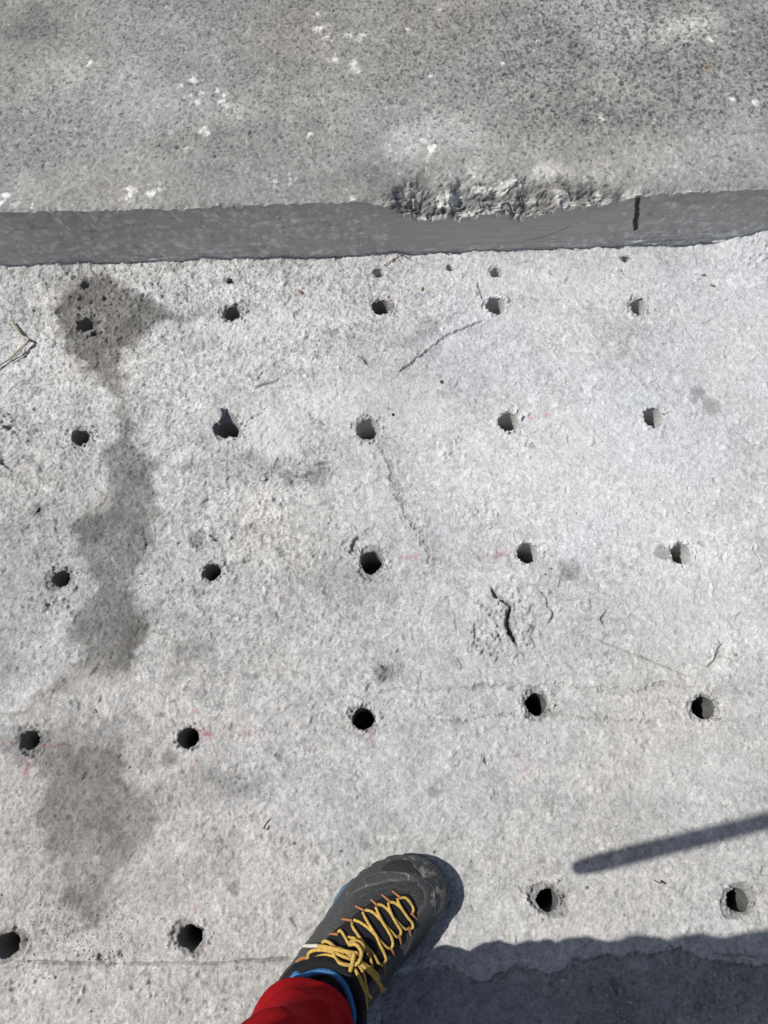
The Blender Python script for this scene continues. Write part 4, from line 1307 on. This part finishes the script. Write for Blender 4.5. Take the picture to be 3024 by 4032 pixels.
    # lace loops
    for (a, b) in (((972,390),(1018,430)),((910,412),(958,455)),((845,440),(882,478)),((753,479),(808,512)),((672,557),(738,572)),((600,645),(656,654)),
                   ((1120,557),(1080,520)),((1083,655),(1063,602)),((1025,705),(1008,650)),((985,777),(960,724)),((926,876),(913,818))):
        pa, pb = B1(*a), B1(*b)
        mid = ((pa[0] + pb[0]) / 2, (pa[1] + pb[1]) / 2)
        P = smooth_path([project(*pa, .0002), project(*mid, .0016), project(*pb, .0024)], 5)
        V, F = tube_mesh(P, [.0011 + .0006 * i / (len(P) - 1) for i in range(len(P))], 8, .05)
        sub('lace_loop', V, F, m_loop)
    # the laces: strands alternate above and below where they cross
    strands = [
     ([(1012,432),(1048,432),(1075,458),(1094,495),(1086,524)], .0024),
     ([(1003,436),(1006,462),(1030,505),(1058,545),(1082,575),(1085,600),(1070,612)], .0034),
     ([(958,456),(985,462),(1012,482),(1035,505)], .0022),
     ([(948,462),(952,500),(970,545),(995,590),(1015,625),(1016,652)], .0036),
     ([(884,472),(915,480),(945,505),(975,545),(1005,580),(1040,612),(1062,612)], .0022),
     ([(874,488),(890,535),(915,585),(940,625),(962,670),(966,705),(960,724)], .0036),
     ([(812,506),(850,516),(885,545),(925,590),(965,632),(990,658),(1006,658)], .0022),
     ([(798,520),(815,560),(842,610),(872,660),(892,710),(912,750),(924,790),(914,822)], .0036),
     ([(745,566),(785,582),(830,615),(870,655),(905,695),(935,722),(958,728)], .0022),
     ([(735,580),(742,615),(770,660),(798,705),(820,755),(838,800),(846,840)], .0036),
     ([(710,668),(750,676),(790,702),(830,738),(862,775),(885,815),(908,828)], .0022),
     ([(655,640),(672,636),(690,662),(706,695),(722,722)], .0036),
    ]
    for pts, lift in strands:
        P = []
        for i, p in enumerate(pts):
            l = lift if 0 < i < len(pts) - 1 else .0018
            P.append(project(*B1(*p), l))
        P = smooth_path(P, 7)
        V, F = tube_mesh(P, .00165, 10, .05, 12, flat=.75)
        sub('lace', V, F, m_lace)
    bow = [
     ([(545,742),(600,750),(660,760),(720,768),(758,772)], .0022, [.008,.009,.010,.011,.011]),
     ([(568,722),(585,708),(615,716),(645,742),(690,770)], .0019, [.004,.006,.007,.007,.006]),
     ([(478,806),(495,775),(530,760),(585,762),(640,772),(690,790),(735,800)], .0020, [.002,.005,.006,.007,.007,.006,.005]),
     ([(490,824),(530,800),(575,788),(625,792),(670,822),(725,832),(748,815)], .0020, [.002,.004,.005,.006,.005,.004,.005]),
     ([(640,800),(640,770),(668,752),(710,772),(745,800)], .0020, [.006,.009,.009,.009,.008]),
     ([(640,800),(660,828),(700,836),(735,832)], .0020, [.006,.008,.009,.010]),
     ([(716,868),(724,835),(735,800),(742,776)], .0024, [.006,.009,.012,.012]),
     ([(712,722),(735,706),(768,708),(786,730),(780,760),(752,775)], .0024, [.006,.008,.010,.011,.010,.009]),
     ([(722,728),(745,728),(765,748),(772,780),(762,812),(742,834)], .0021, [.010,.013,.014,.014,.012,.009]),
     ([(748,800),(790,832),(830,868),(862,905),(885,938)], .0024, [.006,.007,.007,.006,.006]),
     ([(768,805),(810,832),(850,862),(874,895)], .0021, [.005,.006,.006,.005]),
     ([(740,845),(765,890),(782,940),(805,985),(830,1005),(820,1030)], .0019, [.004,.005,.006,.006,.004,.002]),
     ([(750,862),(772,930),(790,990),(802,1050),(796,1100),(780,1130)], .0019, [.005,.006,.006,.005,.003,.002]),
     ([(770,830),(795,880),(800,930),(812,980)], .0018, [.004,.004,.004,.004]),
    ]
    for pts, r, lifts in bow:
        P = [project(*B1(*p), l) for p, l in zip(pts, lifts)]
        P = smooth_path(P, 7)
        V, F = tube_mesh(P, r, 10, .03, 14, flat=.85)
        sub('bow_strand', V, F, m_lace)
    V, F = tube_mesh(smooth_path([project(*B1(*p), l) for p, l in (((470,736),.007),((510,739),.008),((556,744),.009))], 5), .0021, 9, .04)
    sub('aglet', V, F, m_aglet)
    V, F = tube_mesh(smooth_path([project(*B1(*p), l) for p, l in (((415,822),.003),((445,804),.004),((482,796),.004))], 5), .0018, 9, .04)
    sub('lace_loop', V, F, m_loop)
    V, F = tube_mesh(smooth_path([project(*B1(*p), l) for p, l in (((520,724),.003),((550,724),.004),((585,724),.004))], 5), .0016, 9, .04)
    sub('lace_loop', V, F, m_loop)
    # frayed lace end
    V = []; F = []
    rr = random.Random(3)
    base = project(*B1(884, 940), .006)
    for k in range(16):
        e = project(*B1(884 + rr.uniform(-8, 24), 955 + rr.uniform(-18, 14)), rr.uniform(.003, .008))
        v, f = tube_mesh([base + Vector((rr.uniform(-.001, .001), rr.uniform(-.001, .001), 0)), e], [.0011, .0006], 5)
        b0 = len(V); V.extend(v); F.extend([tuple(i + b0 for i in q) for q in f])
    sub('frayed_end', V, F, m_lace)
    return boot

# --- the body: one continuous skinned surface, standing over the boot, phone held in front
def skin_body():
    J = {}
    E = []
    def j(name, co, r): J[name] = (co, r)
    ax = Vector((HEEL.x, HEEL.y, 0)) + BD * .055        # right ankle
    j('pelvis', (-.105, -.285, .82), .085)
    j('spine1', (-.10, -.285, .98), .105); j('chest', (-.10, -.265, 1.16), .125); j('upper', (-.10, -.235, 1.28), .10)
    j('neck', (-.10, -.205, 1.36), .052); j('head1', (-.10, -.175, 1.44), .075); j('head2', (-.10, -.165, 1.53), .082)
    j('hipR', (-.05, -.275, .76), .050); j('kneeR', (-.115, -.245, .46), .030); j('ankR', (-.10, -.262, .115), .030); j('footR', (ax.x + BD.x * .10, ax.y + BD.y * .10, .040), .026); j('toeR', (ax.x + BD.x * .17, ax.y + BD.y * .17, .032), .02)
    j('hipL', (-.165, -.295, .76), .050); j('kneeL', (-.235, -.39, .46), .030); j('ankL', (-.27, -.52, .115), .030); j('footL', (-.29, -.42, .040), .026); j('toeL', (-.295, -.36, .032), .02)
    j('shR', (.07, -.235, 1.27), .055); j('elR', (.17, -.265, 1.06), .040); j('wrR', (.09, -.10, 1.155), .026); j('haR', (.055, -.055, 1.175), .03)
    j('shL', (-.24, -.235, 1.27), .05); j('elL', (-.225, -.285, 1.08), .038); j('wrL', (HX + .010, HY - .052, HZ - .006), .026); j('haL', (HX - .006, HY - .030, HZ), .024)
    E = [('pelvis','spine1'),('spine1','chest'),('chest','upper'),('upper','neck'),('neck','head1'),('head1','head2'),
         ('pelvis','hipR'),('hipR','kneeR'),('kneeR','ankR'),('ankR','footR'),('footR','toeR'),('pelvis','hipL'),('hipL','kneeL'),('kneeL','ankL'),('ankL','footL'),('footL','toeL'),
         ('upper','shR'),('shR','elR'),('elR','wrR'),('wrR','haR'),('upper','shL'),('shL','elL'),('elL','wrL'),('wrL','haL')]
    # fingers: left hand closes on the handle, right hand holds the phone from behind
    for f in range(4):
        z = HZ - .024 + f * .017
        j('l%da' % f, (HX - .024, HY - .006, z), .0095); j('l%db' % f, (HX - .016, HY + .019, z + .002), .009); j('l%dc' % f, (HX + .008, HY + .020, z), .0085)
        E += [('haL', 'l%da' % f), ('l%da' % f, 'l%db' % f), ('l%db' % f, 'l%dc' % f)]
        x = .03 - f * .004
        j('r%da' % f, (.030, -.030 - f * .016, 1.190), .0095); j('r%db' % f, (.004, -.025 - f * .016, 1.197), .009); j('r%dc' % f, (-.016 + f * .002, -.025 - f * .016, 1.187), .0085)
        E += [('haR', 'r%da' % f), ('r%da' % f, 'r%db' % f), ('r%db' % f, 'r%dc' % f)]
    j('lta', (HX + .014, HY - .020, HZ + .006), .011); j('ltb', (HX + .022, HY + .006, HZ + .010), .0095); E += [('haL', 'lta'), ('lta', 'ltb')]
    j('rta', (.060, -.030, 1.158), .011); j('rtb', (.046, -.006, 1.150), .0095); E += [('haR', 'rta'), ('rta', 'rtb')]
    names = list(J); idx = {n_: i for i, n_ in enumerate(names)}
    mesh = bpy.data.meshes.new('person')
    mesh.from_pydata([J[n_][0] for n_ in names], [(idx[a], idx[b]) for a, b in E], [])
    ob = bpy.data.objects.new('person', mesh); COL.objects.link(ob)
    md = ob.modifiers.new('skin', 'SKIN')
    for i, n_ in enumerate(names):
        sv = mesh.skin_vertices[0].data[i]; r = J[n_][1]; sv.radius = (r, r); sv.use_root = (n_ == 'pelvis')
    sb = ob.modifiers.new('sub', 'SUBSURF'); sb.levels = 2; sb.render_levels = 2
    dg = bpy.context.evaluated_depsgraph_get()
    ev = ob.evaluated_get(dg)
    out = bpy.data.meshes.new_from_object(ev)
    ob.modifiers.clear(); ob.data = out
    return ob
person = skin_body()
m_skin = plain_mat('skin', (.50, .30, .21), .55, 200, .08, .0002, .4)
person.data.materials.clear(); person.data.materials.append(m_skin)
person.data.polygons.foreach_set('use_smooth', np.ones(len(person.data.polygons), dtype=bool))
tag(person, 'standing person in red trousers and a charcoal boot with yellow laces, seen from above', 'person')
boot = boot_builder(person)

m_red = plain_mat('red cotton trousers', (.27, .005, .009), .9, 900, .2, .0004, .08, wear=((.30, .27, .26), 60, .745, .755, None))
def lofted(path, radii, n_=72, wrinkle=None):
    """rings round a path; radii (a, b) pairs: across x and along y"""
    V = []; R_ = []
    for i, (p, (a, b)) in enumerate(zip(path, radii)):
        ring = []
        for k in range(n_):
            th = 2 * math.pi * k / n_
            w = wrinkle(th, i / (len(path) - 1), p) if wrinkle else 0
            ring.append(Vector((p[0] + (a + w) * math.cos(th), p[1] + (b + w) * math.sin(th), p[2])))
        R_.append(ring)
    return R_
# right trouser leg: hem follows the visible arc round the ankle
HEMC = Vector(W(*B1(440, 1130), .105))
hem_front = Vector(W(1265, 3856, .115))
def leg_path(pts, n_):
    return smooth_path([Vector(p) for p in pts], n_)
def ell(a, b, rot):
    return (a, b, rot)
def trouser_leg(keys, seed, fold_amp=.0068, n_=120, per=20):
    """keys: (x, y, z, half width across, half depth along, rotation of the ellipse, tilt)"""
    K = []
    for a, b in zip(keys[:-1], keys[1:]):
        for i in range(per):
            t = i / per; K.append(tuple(x + (y - x) * t for x, y in zip(a, b)))
    K.append(keys[-1])
    r_ = random.Random(seed); R_ = []
    ph = [r_.uniform(0, 6.28) for _ in range(8)]
    for i, (x, y, z, a, b, rot, tl) in enumerate(K):
        ring = []
        for k in range(n_):
            th = 2 * math.pi * k / n_
            h = z * 42
            f1 = 1 - abs(math.sin(z * 34 + 1.1 * math.sin(th + ph[0]) + .5 * math.sin(2 * th + ph[1]) + ph[2]))
            f2 = 1 - abs(math.sin(z * 52 - 1.6 * math.sin(th + ph[3]) + ph[4]))
            w = fold_amp * (1.5 * f1 ** 1.6 * (.6 + .4 * math.sin(th + ph[5])) + .9 * f2 ** 2 * (.5 + .5 * math.sin(2 * th + ph[6])) - .9 + .25 * math.sin(th * 5 + z * 30 + ph[7]))
            w *= min(1, .35 + i / 6)
            c, s = math.cos(th), math.sin(th)
            lx, ly = (a + w) * c, (b + w) * s
            X = lx * math.cos(rot) - ly * math.sin(rot); Y = lx * math.sin(rot) + ly * math.cos(rot)
            zz = z + tl * (X * BD.x + Y * BD.y)
            ring.append(Vector((x + X, y + Y, zz)))
        R_.append(ring)
    # inner lining ring so the hem has thickness
    c0 = sum(R_[0], Vector()) / n_
    inner = [c0 + (p - c0) * .955 + Vector((0, 0, .012)) for p in R_[0]]
    inner2 = [c0 + (p - c0) * .965 + Vector((0, 0, -.0005)) for p in R_[0]]
    return smin_ring_loft([inner, inner2] + R_, cap0=False, cap1=True)
ROT = math.atan2(BD.y, BD.x) - math.pi / 2
KR = [(-.092, -.256, .103, .061, .066, ROT, .16), (-.093, -.250, .135, .060, .065, ROT, .12), (-.091, -.246, .20, .052, .066, ROT * .6, .05),
      (-.096, -.242, .30, .050, .066, ROT * .3, 0), (-.115, -.242, .45, .066, .069, 0, 0), (-.118, -.252, .60, .078, .082, 0, 0), (-.085, -.268, .77, .09, .102, 0, 0), (-.07, -.28, .86, .10, .115, 0, 0)]
V, F = trouser_leg(KR, 5)
KL = [(-.272, -.51, .10, .062, .075, 0, 0), (-.27, -.50, .20, .066, .074, 0, 0), (-.255, -.45, .32, .068, .072, 0, 0), (-.235, -.39, .46, .078, .080, 0, 0), (-.205, -.34, .62, .09, .095, 0, 0), (-.175, -.30, .78, .10, .110, 0, 0), (-.16, -.28, .86, .10, .115, 0, 0)]
V2, F2 = trouser_leg(KL, 6)
b0 = len(V); V = list(V) + list(V2); F = list(F) + [tuple(i + b0 for i in f) for f in F2]
KP = [(-.105, -.29, .74, .13, .10, 0, 0), (-.105, -.285, .80, .172, .122, 0, 0), (-.10, -.285, .90, .165, .118, 0, 0), (-.10, -.285, .98, .15, .108, 0, 0)]
V3, F3 = trouser_leg(KP, 8, .002)
b0 = len(V); V += list(V3); F += [tuple(i + b0 for i in f) for f in F3]
o = link('trousers', pymesh('trousers', V, F), m_red, person)
o['label'] = 'creased red cotton trousers with specks of cement'

m_jacket = plain_mat('grey fleece', (.09, .10, .12), .95, 300, .2, .0004, .2)
KJ = [(-.10, -.285, .92, .165, .125, 0, 0), (-.10, -.28, 1.02, .16, .12, 0, 0), (-.10, -.265, 1.16, .175, .125, 0, 0), (-.10, -.245, 1.27, .165, .105, 0, 0), (-.10, -.225, 1.32, .10, .08, 0, 0), (-.10, -.21, 1.355, .062, .062, 0, 0)]
V, F = trouser_leg(KJ, 12, .004, per=8); V = list(V); F = list(F)
for arm in (((-.225, -.24, 1.27), (-.235, -.27, 1.17), (-.225, -.285, 1.08), (-.205, -.18, 1.10), (HX + .02, HY - .075, HZ - .01)), ((.05, -.24, 1.27), (.12, -.26, 1.16), (.17, -.27, 1.06), (.14, -.18, 1.10), (.10, -.12, 1.145))):
    P = smooth_path([Vector(p) for p in arm], 6)
    v, f = tube_mesh(P, [.066 - .026 * i / (len(P) - 1) + .003 * math.sin(i * 1.7) for i in range(len(P))], 24)
    b0 = len(V); V += v; F += [tuple(i + b0 for i in q) for q in f]
link('jacket', pymesh('jacket', V, F), m_jacket, person)
# hair cap
m_hair = plain_mat('brown hair', (.05, .03, .02), .8, 300, .4, .001, .3)
V = []; R_ = []
for i in range(14):
    ph = math.pi * .58 * i / 13
    R_.append([Vector((-.10 + .092 * math.sin(ph) * math.cos(t), -.187 + .100 * math.sin(ph) * math.sin(t) - .01, 1.525 + .092 * math.cos(ph) + (.02 * math.sin(t) if i > 9 else 0))) for t in [2 * math.pi * k / 36 for k in range(36)]])
V, F = smin_ring_loft(R_, cap0=True, cap1=False)
link('hair', pymesh('hair', V, F), m_hair, person)
for nm, c, r in (('nose', (-.10, -.085, 1.475), (.012, .018, .022)), ('ear', (-.185, -.17, 1.48), (.010, .02, .03)), ('ear', (-.015, -.17, 1.48), (.010, .02, .03)), ('mouth', (-.10, -.094, 1.437), (.024, .008, .006)),
                 ('eye', (-.13, -.096, 1.50), (.012, .008, .007)), ('eye', (-.07, -.096, 1.50), (.012, .008, .007))):
    R_ = []
    for i in range(9):
        ph = math.pi * i / 8
        R_.append([Vector((c[0] + r[0] * (math.sin(ph) + .001) * math.cos(t), c[1] + r[1] * (math.sin(ph) + .001) * math.sin(t), c[2] + r[2] * math.cos(ph))) for t in [2 * math.pi * k / 12 for k in range(12)]])
    v, f = smin_ring_loft(R_)
    link(nm, pymesh(nm, v, f), m_skin, person)

# second boot, behind and out of the frame: a mirrored copy of the first with its pieces
b2 = boot.copy(); COL.objects.link(b2); b2.parent = person
b2['label'] = 'charcoal boot on the other foot, set further back'
b2.scale = (1, -1, 1)
# mirrored across local x, then turned so that its toe points forward
ang = math.atan2(-BD.y, BD.x)
b2.rotation_euler = (0, 0, math.radians(98) - ang)
b2.location = (-.268, -.575, GROUND_BOOT)
for ch in list(boot.children):
    cc = ch.copy(); COL.objects.link(cc); cc.parent = b2

# ------------------------------------------------------------------ the hammer whose handle throws the thin shadow
P = [tip + dirh * (.58 * k / 24) for k in range(25)]
m_wood = plain_mat('ash handle', (.42, .27, .14), .6, 120, .2, .0002, .4)
m_steel = plain_mat('worn steel', (.30, .30, .30), .4, 150, .2, .0002, .5)
hm = bpy.data.objects.new('hammer', None); COL.objects.link(hm); hm.location = tip; hm.empty_display_size = .05
tag(hm, 'round handled hammer held upright outside the frame, throwing the thin rod shadow', 'hammer')
rad_h = [.0085, .0108, .0115] + [.0112] * 22
V, F = tube_mesh([p - tip for p in P], rad_h, 20)
link('handle', pymesh('handle', V, F), m_wood, hm)
top = P[-1] - tip
bm = bmesh.new()
bmesh.ops.create_cube(bm, size=1)
for v in bm.verts:
    v.co = Vector((v.co.x * .030, v.co.y * .11, v.co.z * .030)) + top
bmesh.ops.bevel(bm, geom=bm.edges[:], offset=.005, segments=2, affect='EDGES')
mm = bpy.data.meshes.new('hammer_head'); bm.to_mesh(mm); bm.free()
link('hammer_head', mm, m_steel, hm)
